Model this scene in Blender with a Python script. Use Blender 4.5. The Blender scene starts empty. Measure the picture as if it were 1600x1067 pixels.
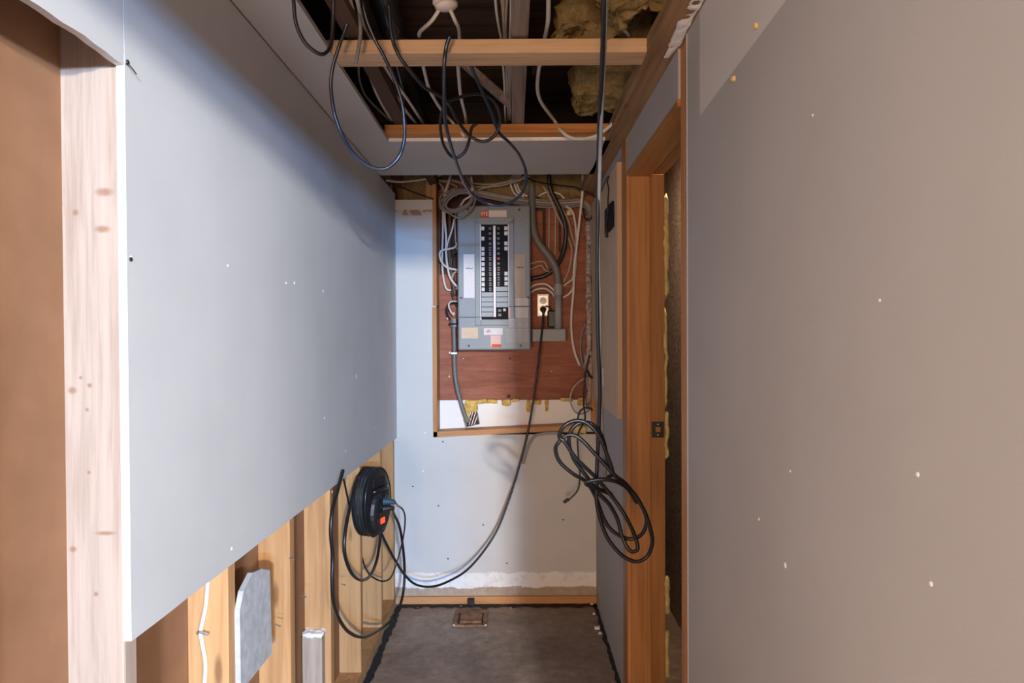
import bpy, bmesh, math, random
from mathutils import Vector, Matrix, noise

random.seed(7)
S = bpy.context.scene
COL = S.collection
PI = math.pi

# ------------------------------------------------------------------ camera
F = 1067.0                      # focal length in pixels of the 1600 x 1067 frame (24 mm lens)
CAMZ = 1.40
cd = bpy.data.cameras.new('camera')
cd.sensor_width = 36.0
cd.lens = 36.0 * F / 1600.0
cd.clip_start = 0.02
cam = bpy.data.objects.new('camera', cd)
COL.objects.link(cam)
RC = (Matrix.Rotation(math.radians(0.16), 4, 'Z') @ Matrix.Rotation(math.radians(90 - 0.70), 4, 'X')
      @ Matrix.Rotation(math.radians(-0.30), 4, 'Z'))
cam.matrix_world = Matrix.Translation((0, 0, CAMZ)) @ RC
S.camera = cam

# ------------------------------------------------------------------ world, lights, exposure
w = bpy.data.worlds.new('world')
S.world = w
w.use_nodes = True
w.node_tree.nodes['Background'].inputs[0].default_value = (0.55, 0.6, 0.7, 1)
w.node_tree.nodes['Background'].inputs[1].default_value = 0.05


def area(name, loc, target, sx, sy, power, col):
    l = bpy.data.lights.new(name, 'AREA')
    l.shape = 'RECTANGLE'
    l.size, l.size_y = sx, sy
    l.energy = power
    l.color = col
    o = bpy.data.objects.new(name, l)
    COL.objects.link(o)
    o.location = loc
    o.rotation_euler = (Vector(target) - Vector(loc)).to_track_quat('-Z', 'Y').to_euler()
    return o


# ceiling lamp of the room behind the camera, its two windows (north-east: blue sky; west: warm daylight); the other lights are added fill
area('ceiling_lamp_light', (0.98, -3.5, 2.10), (0.0, 2.0, 1.2), 0.18, 0.12, 520, (1.0, 0.95, 0.86))
area('east_fill_light', (2.22, -2.0, 2.0), (-0.5, 1.3, 1.6), 1.7, 0.14, 260, (1.0, 0.95, 0.90))  # added sideways light for the left wall, no such window known
area('rear_window_light', (1.35, -5.0, 1.93), (-0.3, 2.0, 1.6), 0.8, 0.14, 570, (0.18, 0.48, 1.0))
area('rear_fill_light', (-0.9, -5.0, 1.0), (0.0, 2.0, 1.6), 1.5, 1.3, 235, (1.0, 0.66, 0.43))  # added warm fill for the upper walls and ceiling cavity
area('side_window_light', (-2.35, -1.1, 1.45), (0.42, 0.6, 1.3), 1.3, 1.2, 60, (1.0, 0.78, 0.60))
area('added_bulb_light', (0.67, 2.80, 2.22), (0.70, 2.9, 0.0), 0.05, 0.05, 11.0, (1.0, 0.78, 0.55))  # added lamp that brightens the parged wall beyond the door
S.view_settings.view_transform = 'Standard'
S.view_settings.look = 'None'
S.view_settings.gamma = 1
S.view_settings.use_curve_mapping = False
S.view_settings.exposure = -0.22


# ------------------------------------------------------------------ pixel helpers
def ray(px, py):
    d = Vector(((px - 800) / F, -(py - 533.5) / F, -1.0))
    return (RC.to_3x3() @ d)


CP = Vector((0, 0, CAMZ))


def Yp(px, py, y):
    d = ray(px, py)
    return CP + d * (y / d.y)


def Xp(px, py, x):
    d = ray(px, py)
    return CP + d * (x / d.x)


def Zp(px, py, z):
    d = ray(px, py)
    return CP + d * ((z - CAMZ) / d.z)


def seg(fn, pts, val):
    return [fn(a, b, val) for a, b in pts]


def dl(pts, d0, d1):
    n = len(pts) - 1
    return [Yp(a, b, d0 + (d1 - d0) * i / n) for i, (a, b) in enumerate(pts)]


def d3(pts):
    return [Yp(a, b, c) for a, b, c in pts]


# ------------------------------------------------------------------ materials
MATS = {}


def nd(t, kind, loc=None, **kw):
    n = t.nodes.new(kind)
    for k, v in kw.items():
        setattr(n, k, v)
    return n


def base(name, rough=0.6, spec=0.3, metal=0.0):
    m = bpy.data.materials.new(name)
    m.use_nodes = True
    t = m.node_tree
    b = t.nodes['Principled BSDF']
    b.inputs['Roughness'].default_value = rough
    b.inputs['Specular IOR Level'].default_value = spec
    b.inputs['Metallic'].default_value = metal
    MATS[name] = m
    return m, t, b


def pos(t, scale=(1, 1, 1)):
    g = t.nodes.new('ShaderNodeNewGeometry')
    mp = t.nodes.new('ShaderNodeMapping')
    mp.inputs['Scale'].default_value = scale
    t.links.new(g.outputs['Position'], mp.inputs['Vector'])
    return mp.outputs['Vector']


def noisetex(t, vec, scale, detail=4, rough=0.55, dist=0.0):
    n = t.nodes.new('ShaderNodeTexNoise')
    n.inputs['Scale'].default_value = scale
    n.inputs['Detail'].default_value = detail
    n.inputs['Roughness'].default_value = rough
    n.inputs['Distortion'].default_value = dist
    t.links.new(vec, n.inputs['Vector'])
    return n.outputs['Fac']


def ramp(t, fac, stops):
    r = t.nodes.new('ShaderNodeValToRGB')
    e = r.color_ramp.elements
    while len(e) < len(stops):
        e.new(0.5)
    for el, (p, c) in zip(e, stops):
        el.position = p
        el.color = (*c, 1)
    t.links.new(fac, r.inputs['Fac'])
    return r.outputs['Color']


def mix(t, fac, a, b):
    n = t.nodes.new('ShaderNodeMix')
    n.data_type = 'RGBA'
    for sock, v in ((n.inputs[0], fac), (n.inputs[6], a), (n.inputs[7], b)):
        if isinstance(v, (int, float)):
            sock.default_value = v
        elif isinstance(v, tuple):
            sock.default_value = (*v, 1)
        else:
            t.links.new(v, sock)
    return n.outputs[2]


def math_(t, op, a, b=None, clamp=False):
    n = t.nodes.new('ShaderNodeMath')
    n.operation = op
    n.use_clamp = clamp
    for i, v in enumerate((a, b)):
        if v is None:
            continue
        if isinstance(v, (int, float)):
            n.inputs[i].default_value = v
        else:
            t.links.new(v, n.inputs[i])
    return n.outputs[0]


def step(t, v, lo, hi):
    n = t.nodes.new('ShaderNodeMapRange')
    n.inputs['From Min'].default_value = lo
    n.inputs['From Max'].default_value = hi
    t.links.new(v, n.inputs['Value'])
    return n.outputs['Result']


def bump(t, b, height, strength=0.2, dist=0.01):
    n = t.nodes.new('ShaderNodeBump')
    n.inputs['Strength'].default_value = strength
    n.inputs['Distance'].default_value = dist
    t.links.new(height, n.inputs['Height'])
    t.links.new(n.outputs['Normal'], b.inputs['Normal'])


def xyz(t):
    g = t.nodes.new('ShaderNodeNewGeometry')
    s = t.nodes.new('ShaderNodeSeparateXYZ')
    t.links.new(g.outputs['Position'], s.inputs[0])
    return s.outputs


def plain(name, col, rough=0.5, spec=0.4, metal=0.0, var=0.0, scale=60):
    m, t, b = base(name, rough, spec, metal)
    if var:
        f = noisetex(t, pos(t), scale)
        lo = tuple(c * (1 - var) for c in col)
        hi = tuple(min(1, c * (1 + var)) for c in col)
        t.links.new(ramp(t, f, [(0.3, lo), (0.7, hi)]), b.inputs['Base Color'])
    else:
        b.inputs['Base Color'].default_value = (*col, 1)
    return m


def wood(name, dark, light, axis='z', rough=0.62, knots=True, knotcol=None, grain=70, spots=()):
    """grain running along one world axis"""
    m, t, b = base(name, rough, 0.25)
    k = 0.045
    sc = {'x': (k, 1, 1), 'y': (1, k, 1), 'z': (1, 1, k)}[axis]
    v = pos(t, sc)
    f1 = noisetex(t, v, grain, 3, 0.6, 0.4)
    f2 = noisetex(t, v, grain * 0.22, 2, 0.5, 1.2)
    f = math_(t, 'ADD', math_(t, 'MULTIPLY', f1, 0.5), math_(t, 'MULTIPLY', f2, 0.5))
    c = ramp(t, f, [(0.36, dark), (0.52, light), (0.68, tuple(min(1, x * 1.12) for x in light))])
    kc = knotcol or tuple(x * 0.42 for x in dark)
    if knots:
        ks = {'x': (2.2, 9, 9), 'y': (9, 2.2, 9), 'z': (9, 9, 2.2)}[axis]
        vo = t.nodes.new('ShaderNodeTexVoronoi')
        vo.inputs['Scale'].default_value = 1.0
        t.links.new(pos(t, ks), vo.inputs['Vector'])
        kk = step(t, vo.outputs['Distance'], 0.10, 0.045)
        c = mix(t, math_(t, 'MULTIPLY', kk, 0.75), c, kc)
    g = t.nodes.new('ShaderNodeNewGeometry')
    for p, rr in spots:
        vm = t.nodes.new('ShaderNodeVectorMath')
        vm.operation = 'SUBTRACT'
        t.links.new(g.outputs['Position'], vm.inputs[0])
        vm.inputs[1].default_value = p
        vs = t.nodes.new('ShaderNodeVectorMath')
        vs.operation = 'MULTIPLY'
        t.links.new(vm.outputs[0], vs.inputs[0])
        vs.inputs[1].default_value = (1 / rr[0], 0.0, 1 / rr[1])
        vl = t.nodes.new('ShaderNodeVectorMath')
        vl.operation = 'LENGTH'
        t.links.new(vs.outputs[0], vl.inputs[0])
        kk = step(t, vl.outputs['Value'], 1.25, 0.45)
        c = mix(t, math_(t, 'MULTIPLY', kk, 0.7), c, kc)
    t.links.new(c, b.inputs['Base Color'])
    bump(t, b, f1, 0.12, 0.002)
    return m


def drywall(name, col, var=0.04):
    m, t, b = base(name, 0.75, 0.25)
    f = noisetex(t, pos(t), 3.5, 5)
    lo = tuple(c * (1 - var) for c in col)
    hi = tuple(min(1, c * (1 + var)) for c in col)
    t.links.new(ramp(t, f, [(0.3, lo), (0.7, hi)]), b.inputs['Base Color'])
    bump(t, b, noisetex(t, pos(t), 420, 2), 0.07, 0.002)
    return m, t, b


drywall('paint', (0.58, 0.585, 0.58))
drywall('ceiling_paint', (0.50, 0.485, 0.47))
plain('gypsum', (0.82, 0.81, 0.78), 0.9, 0.1, var=0.08, scale=90)
plain('gypsum_scrap', (0.44, 0.455, 0.47), 0.9, 0.1, var=0.16, scale=40)
plain('kraft', (0.29, 0.155, 0.085), 0.85, 0.1, var=0.12, scale=8)
plain('room_wall', (0.20, 0.155, 0.12), 0.9, 0.1)
plain('lamp_white', (0.85, 0.85, 0.83), 0.4)

# right wall: grey paint with an unpainted paler band above the old ceiling line
m, t, b = base('right_paint', 0.75, 0.25)
X_, Y_, Z_ = xyz(t)
n_ = noisetex(t, pos(t), 3.0, 5)
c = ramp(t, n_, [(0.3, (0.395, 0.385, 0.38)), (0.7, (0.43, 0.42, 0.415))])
line = math_(t, 'ADD', Z_, math_(t, 'MULTIPLY', Y_, 0.048))
mask = math_(t, 'MULTIPLY', step(t, line, 1.957, 1.961), step(t, Y_, 1.545, 1.535))
c = mix(t, mask, c, (0.60, 0.585, 0.57))
t.links.new(c, b.inputs['Base Color'])
bump(t, b, noisetex(t, pos(t), 420, 2), 0.07, 0.002)

# back wall: grey paint, white joint compound along the bottom, bare brown paper below it
m, t, b = base('back_paint', 0.75, 0.25)
X_, Y_, Z_ = xyz(t)
n_ = noisetex(t, pos(t), 4.0, 5)
c = ramp(t, n_, [(0.3, (0.55, 0.545, 0.525)), (0.7, (0.60, 0.595, 0.575))])
wob = math_(t, 'MULTIPLY', math_(t, 'SUBTRACT', noisetex(t, pos(t), 14, 5, 0.65), 0.5), 0.045)
zz = math_(t, 'ADD', Z_, wob)
comp = math_(t, 'MULTIPLY', step(t, zz, 0.166, 0.160), step(t, zz, 0.082, 0.088))
paper = step(t, zz, 0.088, 0.082)
n2 = noisetex(t, pos(t), 30, 5, 0.6)
c = mix(t, comp, c, ramp(t, n2, [(0.25, (0.62, 0.61, 0.59)), (0.5, (0.80, 0.79, 0.77))]))
c = mix(t, paper, c, ramp(t, n2, [(0.3, (0.36, 0.27, 0.19)), (0.7, (0.46, 0.37, 0.28))]))
top = step(t, Z_, 2.035, 2.04)
c = mix(t, top, c, (0.66, 0.64, 0.60))
tear = math_(t, 'MULTIPLY', step(t, noisetex(t, pos(t), 22, 3), 0.47, 0.53),
             math_(t, 'MULTIPLY', step(t, Z_, 2.005, 2.012), step(t, Z_, 2.04, 2.034)))
c = mix(t, tear, c, (0.36, 0.25, 0.19))
t.links.new(c, b.inputs['Base Color'])
bump(t, b, n2, 0.10, 0.004)

# concrete floor
m, t, b = base('concrete', 0.55, 0.35)
f1 = noisetex(t, pos(t), 3.0, 8, 0.65, 0.8)
f2 = noisetex(t, pos(t), 22, 6, 0.7)
c = ramp(t, f1, [(0.25, (0.21, 0.145, 0.105)), (0.5, (0.34, 0.245, 0.185)), (0.66, (0.43, 0.325, 0.25)), (0.8, (0.52, 0.44, 0.36))])
c2 = ramp(t, f2, [(0.35, (0.55, 0.55, 0.55)), (0.7, (1.1, 1.08, 1.05))])
mm = t.nodes.new('ShaderNodeMix')
mm.data_type = 'RGBA'
mm.blend_type = 'MULTIPLY'
mm.inputs[0].default_value = 0.8
t.links.new(c, mm.inputs[6])
t.links.new(c2, mm.inputs[7])
t.links.new(mm.outputs[2], b.inputs['Base Color'])
bump(t, b, f2, 0.25, 0.004)

# rough parged wall beyond the door
m, t, b = base('parging', 0.95, 0.1)
f2 = noisetex(t, pos(t, (1, 1, 2)), 35, 8, 0.7, 0.5)
t.links.new(ramp(t, f2, [(0.3, (0.16, 0.12, 0.095)), (0.7, (0.46, 0.38, 0.32))]), b.inputs['Base Color'])
bump(t, b, f2, 0.8, 0.02)

# red-brown stained plywood
m, t, b = base('red_plywood', 0.6, 0.3)
v = pos(t, (0.12, 1, 1))
f1 = noisetex(t, v, 60, 5, 0.6, 0.8)
f2 = noisetex(t, v, 9, 3, 0.5, 1.5)
f = math_(t, 'ADD', math_(t, 'MULTIPLY', f1, 0.55), math_(t, 'MULTIPLY', f2, 0.45))
t.links.new(ramp(t, f, [(0.3, (0.17, 0.052, 0.027)), (0.5, (0.29, 0.095, 0.05)), (0.7, (0.38, 0.15, 0.085))]), b.inputs['Base Color'])

# raw plywood sheet with dark flecks
m, t, b = base('raw_plywood', 0.7, 0.25)
f1 = noisetex(t, pos(t, (1, 1, 0.10)), 55, 3, 0.5, 0.4)
f2 = noisetex(t, pos(t, (1, 1, 0.22)), 40, 2, 0.5)
c = ramp(t, f1, [(0.3, (0.56, 0.41, 0.27)), (0.7, (0.68, 0.53, 0.375))])
c = mix(t, math_(t, 'MULTIPLY', step(t, f2, 0.66, 0.73), 0.65), c, (0.22, 0.13, 0.075))
t.links.new(c, b.inputs['Base Color'])
m, t, b = base('ply_edge', 0.8, 0.2)
w_ = t.nodes.new('ShaderNodeTexWave')
w_.bands_direction = 'X'
w_.inputs['Scale'].default_value = 55
w_.inputs['Distortion'].default_value = 0.6
t.links.new(pos(t), w_.inputs['Vector'])
t.links.new(ramp(t, w_.outputs['Fac'], [(0.2, (0.36, 0.22, 0.12)), (0.8, (0.62, 0.47, 0.31))]), b.inputs['Base Color'])

# insulation and foam
m, t, b = base('fibreglass', 1.0, 0.0)
f1 = noisetex(t, pos(t), 28, 8, 0.75, 2.0)
t.links.new(ramp(t, f1, [(0.25, (0.48, 0.29, 0.09)), (0.5, (0.82, 0.58, 0.24)), (0.72, (0.93, 0.76, 0.42))]), b.inputs['Base Color'])
bump(t, b, noisetex(t, pos(t), 90, 8, 0.8, 3.0), 1.0, 0.03)
plain('foam', (0.62, 0.42, 0.10), 0.6, 0.4, var=0.3, scale=50)
plain('foam_pale', (0.62, 0.52, 0.22), 0.7, 0.3, var=0.25, scale=50)

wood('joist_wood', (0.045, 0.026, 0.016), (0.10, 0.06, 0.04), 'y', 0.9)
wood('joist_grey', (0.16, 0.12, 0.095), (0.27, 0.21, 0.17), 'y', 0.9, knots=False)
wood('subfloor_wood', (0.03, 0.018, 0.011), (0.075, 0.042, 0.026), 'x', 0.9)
wood('furring', (0.46, 0.27, 0.14), (0.62, 0.42, 0.25), 'x')
wood('furring_orange', (0.40, 0.16, 0.04), (0.52, 0.24, 0.075), 'x')
wood('plate_wood', (0.20, 0.115, 0.055), (0.33, 0.20, 0.105), 'y')
wood('stud_wood', (0.42, 0.21, 0.085), (0.53, 0.295, 0.13), 'z')
wood('fir_trim', (0.36, 0.15, 0.05), (0.48, 0.225, 0.085), 'z', 0.5, knots=False)
wood('fir_trim_x', (0.40, 0.18, 0.065), (0.52, 0.26, 0.105), 'x', 0.5, knots=False)
wood('jamb_wood', (0.29, 0.125, 0.038), (0.39, 0.185, 0.065), 'z', 0.45, knots=False)
wood('jamb_wood_y', (0.29, 0.125, 0.038), (0.39, 0.185, 0.065), 'y', 0.45, knots=False)
sp = []
for (a_, b_, rx, rz) in ((163, 300, .014, .007), (160, 358, .012, .006), (118, 332, .005, .005), (92, 318, .006, .005),
                         (113, 610, .007, .006), (140, 602, .004, .004), (126, 590, .003, .003), (165, 833, .016, .0035),
                         (114, 858, .006, .005), (136, 640, .003, .003), (139, 738, .003, .003), (150, 928, .004, .004)):
    p_ = Yp(a_, b_, 1.075)
    sp.append((tuple(p_), (rx, rz)))
wood('pale_pine', (0.34, 0.25, 0.19), (0.42, 0.325, 0.26), 'z', 0.6, knots=False, knotcol=(0.24, 0.11, 0.05), spots=sp, grain=120)

plain('panel_grey', (0.20, 0.245, 0.27), 0.42, 0.45, var=0.05)
plain('panel_blank', (0.30, 0.355, 0.385), 0.45, 0.45)
plain('pvc_grey', (0.15, 0.155, 0.15), 0.45, 0.45, var=0.06)
plain('pvc_blue', (0.28, 0.30, 0.32), 0.5, 0.4, var=0.06)
plain('galvanised', (0.42, 0.43, 0.44), 0.38, 0.5, 0.8, var=0.2)
plain('steel', (0.62, 0.61, 0.58), 0.35, 0.5, 0.8, var=0.1)
plain('dark_steel', (0.035, 0.028, 0.025), 0.5, 0.4, 0.4)
plain('breaker_black', (0.006, 0.006, 0.008), 0.6, 0.15)
plain('breaker_toggle', (0.075, 0.068, 0.085), 0.4, 0.5)
plain('tag_white', (0.72, 0.73, 0.74), 0.6)
plain('strip_white', (0.88, 0.88, 0.90), 0.5)
plain('label_orange', (0.62, 0.105, 0.03), 0.6)
plain('red', (0.45, 0.04, 0.03), 0.5)
plain('pink', (0.70, 0.42, 0.38), 0.6)
plain('black_plastic', (0.016, 0.016, 0.018), 0.42, 0.5)
plain('black_gloss', (0.010, 0.011, 0.014), 0.28, 0.6)
plain('dusty_plastic', (0.035, 0.035, 0.037), 0.6, 0.35, var=0.5, scale=30)
plain('teal_plastic', (0.02, 0.07, 0.10), 0.4, 0.5)
plain('cable_black', (0.012, 0.012, 0.013), 0.38, 0.5)
plain('cable_blueblack', (0.014, 0.024, 0.045), 0.25, 0.7)
plain('cable_white', (0.66, 0.63, 0.58), 0.5, 0.4)
plain('cable_grey', (0.23, 0.225, 0.22), 0.5, 0.4)
plain('cable_tan', (0.42, 0.35, 0.27), 0.55, 0.35)
plain('cable_copper', (0.10, 0.05, 0.028), 0.5, 0.35)
plain('white_plastic', (0.74, 0.68, 0.64), 0.45, 0.4)
plain('ivory', (0.80, 0.78, 0.74), 0.4, 0.5)
plain('rust', (0.26, 0.145, 0.085), 0.8, 0.2, 0.2, var=0.45, scale=45)
plain('rust_and_shade', (0.085, 0.045, 0.03), 0.8, 0.2, 0.2, var=0.4, scale=60)  # rust, also used for the painted shade on the backboard
plain('tar', (0.022, 0.021, 0.022), 0.7, 0.3, var=0.3, scale=60)
plain('mottled', (0.36, 0.29, 0.25), 0.8, 0.2, var=0.75, scale=55)
plain('ink', (0.01, 0.01, 0.015), 0.6)
plain('chip', (0.85, 0.84, 0.82), 0.9, 0.1)
plain('woodchip', (0.72, 0.52, 0.25), 0.9, 0.1)
plain('screw_dark', (0.05, 0.045, 0.04), 0.5, 0.4, 0.5)


def printed(name, paper, ink, lines=260, cover=0.42):
    m, t, b = base(name, 0.55, 0.3)
    X_, Y_, Z_ = xyz(t)
    s = math_(t, 'FRACT', math_(t, 'MULTIPLY', Z_, lines))
    ln = step(t, s, 0.45, 0.55)
    words = step(t, noisetex(t, pos(t, (1, 1, 1.2)), 260, 1), cover + 0.06, cover)
    k = math_(t, 'MULTIPLY', math_(t, 'MULTIPLY', ln, words), 0.55)
    t.links.new(mix(t, k, paper, ink), b.inputs['Base Color'])
    return m


printed('label_white', (0.78, 0.74, 0.74), (0.55, 0.12, 0.10))
printed('label_paper', (0.74, 0.73, 0.74), (0.30, 0.30, 0.36), 170, 0.36)
printed('label_tan', (0.50, 0.42, 0.35), (0.10, 0.09, 0.09), 190, 0.52)
printed('label_yellow', (0.70, 0.56, 0.40), (0.32, 0.20, 0.12), 210, 0.45)
printed('label_pink', (0.78, 0.60, 0.56), (0.65, 0.15, 0.10), 230, 0.5)
printed('label_silver', (0.55, 0.55, 0.52), (0.30, 0.30, 0.30), 150, 0.40)
printed('label_grey', (0.44, 0.45, 0.46), (0.13, 0.13, 0.14), 210, 0.48)
m, t, b = base('switch_red', 0.3)
b.inputs['Base Color'].default_value = (0.9, 0.10, 0.03, 1)
b.inputs['Emission Color'].default_value = (1.0, 0.10, 0.03, 1)
b.inputs['Emission Strength'].default_value = 0.8
m, t, b = base('lamp_glow', 0.5)
b.inputs['Emission Color'].default_value = (1.0, 0.95, 0.88, 1)
b.inputs['Emission Strength'].default_value = 3.0
m, t, b = base('window_glow', 0.3)
b.inputs['Base Color'].default_value = (0.5, 0.6, 0.75, 1)
b.inputs['Emission Color'].default_value = (0.6, 0.75, 1.0, 1)
b.inputs['Emission Strength'].default_value = 1.0


# ------------------------------------------------------------------ mesh helpers
class MB:
    def __init__(s):
        s.v, s.f = [], []

    def add(s, vs, fs):
        n = len(s.v)
        s.v += [Vector(p) for p in vs]
        s.f += [tuple(i + n for i in f) for f in fs]
        return s

    def box(s, x0, x1, y0, y1, z0, z1):
        vs = [(x, y, z) for x in (x0, x1) for y in (y0, y1) for z in (z0, z1)]
        return s.add(vs, [(0, 1, 3, 2), (4, 6, 7, 5), (0, 4, 5, 1), (2, 3, 7, 6), (0, 2, 6, 4), (1, 5, 7, 3)])

    def prism(s, poly, ext):
        """poly: 3-D outline, extruded by vector ext"""
        n = len(poly)
        e = Vector(ext)
        vs = [Vector(p) for p in poly] + [Vector(p) + e for p in poly]
        fs = [tuple(range(n))[::-1], tuple(range(n, 2 * n))]
        fs += [(i, (i + 1) % n, (i + 1) % n + n, i + n) for i in range(n)]
        return s.add(vs, fs)

    def tube(s, pts, r, sides=8, sub=6, smooth_path=True, flat=1.0):
        P = catmull(pts, sub) if smooth_path and len(pts) > 2 else [Vector(p) for p in pts]
        n = len(P)
        R = r if callable(r) else (lambda u: r)
        tang = [(P[min(i + 1, n - 1)] - P[max(i - 1, 0)]).normalized() for i in range(n)]
        ref = Vector((0, 0, 1)) if abs(tang[0].z) < 0.9 else Vector((1, 0, 0))
        nn = tang[0].cross(ref).normalized()
        vs, fs = [], []
        for i in range(n):
            tt = tang[i]
            nn = (nn - tt * nn.dot(tt))
            nn = nn.normalized() if nn.length > 1e-6 else tt.orthogonal().normalized()
            bb = tt.cross(nn)
            rr = R(i / (n - 1))
            for k in range(sides):
                a = 2 * PI * k / sides
                vs.append(P[i] + nn * (math.cos(a) * rr) + bb * (math.sin(a) * rr * flat))
        for i in range(n - 1):
            for k in range(sides):
                k2 = (k + 1) % sides
                fs.append((i * sides + k, i * sides + k2, (i + 1) * sides + k2, (i + 1) * sides + k))
        fs.append(tuple(range(sides))[::-1])
        fs.append(tuple((n - 1) * sides + k for k in range(sides)))
        return s.add(vs, fs)

    def lathe(s, c, axis, prof, n=24, up=None):
        """prof: (distance along axis, radius)"""
        ax = Vector(axis).normalized()
        u = ax.orthogonal().normalized()
        v = ax.cross(u)
        c = Vector(c)
        vs, fs = [], []
        for d, r in prof:
            for k in range(n):
                a = 2 * PI * k / n
                vs.append(c + ax * d + u * (r * math.cos(a)) + v * (r * math.sin(a)))
        for i in range(len(prof) - 1):
            for k in range(n):
                k2 = (k + 1) % n
                fs.append((i * n + k, i * n + k2, (i + 1) * n + k2, (i + 1) * n + k))
        fs.append(tuple(range(n))[::-1])
        fs.append(tuple((len(prof) - 1) * n + k for k in range(n)))
        return s.add(vs, fs)

    def lump(s, x0, x1, y0, y1, z0, z1, res=0.02, amp=0.02, freq=9.0, seed=0.0, fluff=0.0):
        """closed box with a lumpy, noise-displaced surface"""
        nx, ny, nz = (max(2, int((b - a) / res)) for a, b in ((x0, x1), (y0, y1), (z0, z1)))
        idx, vs, fs = {}, [], []
        c = Vector(((x0 + x1) / 2, (y0 + y1) / 2, (z0 + z1) / 2))
        hs = Vector(((x1 - x0) / 2, (y1 - y0) / 2, (z1 - z0) / 2))

        def vid(i, j, k):
            key = (i, j, k)
            if key not in idx:
                q = Vector((2 * i / nx - 1, 2 * j / ny - 1, 2 * k / nz - 1))
                ln = max(abs(q.x), abs(q.y), abs(q.z))
                rr = (abs(q.x) ** 6 + abs(q.y) ** 6 + abs(q.z) ** 6) ** (1 / 6)
                q2 = q * (ln / rr)
                p = Vector((c.x + q2.x * hs.x, c.y + q2.y * hs.y, c.z + q2.z * hs.z))
                sv = p * freq + Vector((seed, seed * 1.7, -seed))
                d = noise.noise_vector(sv) * amp + noise.noise_vector(sv * 2.7) * (amp * 0.5)
                if fluff:
                    d += noise.noise_vector(p * 60 + Vector((seed, 0, 0))) * (fluff * 0.6) + noise.noise_vector(p * 150) * (fluff * 0.45)
                idx[key] = len(vs)
                vs.append(p + d)
            return idx[key]

        for (a, b_, cc, na, nb, nc) in ((0, 1, 2, nx, ny, nz), (1, 2, 0, ny, nz, nx), (2, 0, 1, nz, nx, ny)):
            for side in (0, nc):
                for i in range(na):
                    for j in range(nb):
                        q = []
                        for (di, dj) in ((0, 0), (1, 0), (1, 1), (0, 1)):
                            ijk = [0, 0, 0]
                            ijk[a], ijk[b_], ijk[cc] = i + di, j + dj, side
                            q.append(vid(*ijk))
                        fs.append(tuple(q if side else q[::-1]))
        return s.add(vs, fs)


def catmull(pts, sub=6):
    P = [Vector(p) for p in pts]
    P = [P[0] * 2 - P[1]] + P + [P[-1] * 2 - P[-2]]
    out = []
    for i in range(1, len(P) - 2):
        a, b_, c, d = P[i - 1:i + 3]
        for k in range(sub):
            u = k / sub
            out.append(0.5 * ((2 * b_) + (c - a) * u + (2 * a - 5 * b_ + 4 * c - d) * u * u
                              + (3 * b_ - a - 3 * c + d) * u ** 3))
    out.append(P[-2])
    return out


WO = {}


def obj(name, mb, mat, parent=None, smooth=False, bevel=0.0, label=None, cat=None, group=None, kind=None):
    vs = mb.v
    if parent is None:
        lo = [min(p[i] for p in vs) for i in range(3)]
        hi = [max(p[i] for p in vs) for i in range(3)]
        o0 = Vector(((lo[0] + hi[0]) / 2, (lo[1] + hi[1]) / 2, lo[2]))
    else:
        o0 = WO[parent.name]
    me = bpy.data.meshes.new(name)
    me.from_pydata([tuple(p - o0) for p in vs], [], mb.f)
    me.materials.append(MATS[mat])
    if smooth:
        me.polygons.foreach_set('use_smooth', [True] * len(me.polygons))
    bm = bmesh.new()
    bm.from_mesh(me)
    bmesh.ops.recalc_face_normals(bm, faces=bm.faces)
    bm.to_mesh(me)
    bm.free()
    me.update()
    o = bpy.data.objects.new(name, me)
    COL.objects.link(o)
    if parent is None:
        o.location = o0
    else:
        o.parent = parent
    WO[o.name] = o0
    if bevel:
        bv = o.modifiers.new('bevel', 'BEVEL')
        bv.width = bevel
        bv.segments = 2
        bv.limit_method = 'ANGLE'
    if label:
        o['label'] = label
    if cat:
        o['category'] = cat
    if group:
        o['group'] = group
    if kind:
        o['kind'] = kind
    return o


def root(name, loc, label, cat, group=None):
    o = bpy.data.objects.new(name, None)
    o.empty_display_size = 0.05
    COL.objects.link(o)
    o.location = loc
    WO[o.name] = Vector(loc)
    o['label'] = label
    o['category'] = cat
    if group:
        o['group'] = group
    return o


def struct(name, mb, mat, **kw):
    return obj(name, mb, mat, kind='structure', **kw)


def bx(*a):
    return MB().box(*a)


# ------------------------------------------------------------------ the setting
XL, XR, YB, ZC = -0.607, 0.420, 3.520, 2.119       # corridor faces: left, right, back, ceiling

floor = struct('floor', bx(-2.7, 2.4, -5.3, 4.3, -0.1, 0.0), 'concrete')


def ribbon(pts, wid, z, amp):
    """ragged dark strip lying on the floor"""
    mb = MB()
    n = len(pts)
    vs, fs = [], []
    for i, p in enumerate(pts):
        t_ = (pts[min(i + 1, n - 1)] - pts[max(i - 1, 0)]).normalized()
        s_ = Vector((-t_.y, t_.x, 0))
        for k in (-1, 1):
            q = p + s_ * (k * (wid / 2 + amp * noise.noise(p * 23 + Vector((k * 9, 0, 0)))))
            vs += [Vector((q.x, q.y, z)), Vector((q.x, q.y, 0.0))]
    for i in range(n - 1):
        a = i * 4
        fs += [(a, a + 2, a + 6, a + 4), (a + 1, a, a + 4, a + 5), (a + 2, a + 3, a + 7, a + 6)]
    fs += [(0, 1, 3, 2), ((n - 1) * 4, (n - 1) * 4 + 2, (n - 1) * 4 + 3, (n - 1) * 4 + 1)]
    return mb.add(vs, fs)


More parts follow.
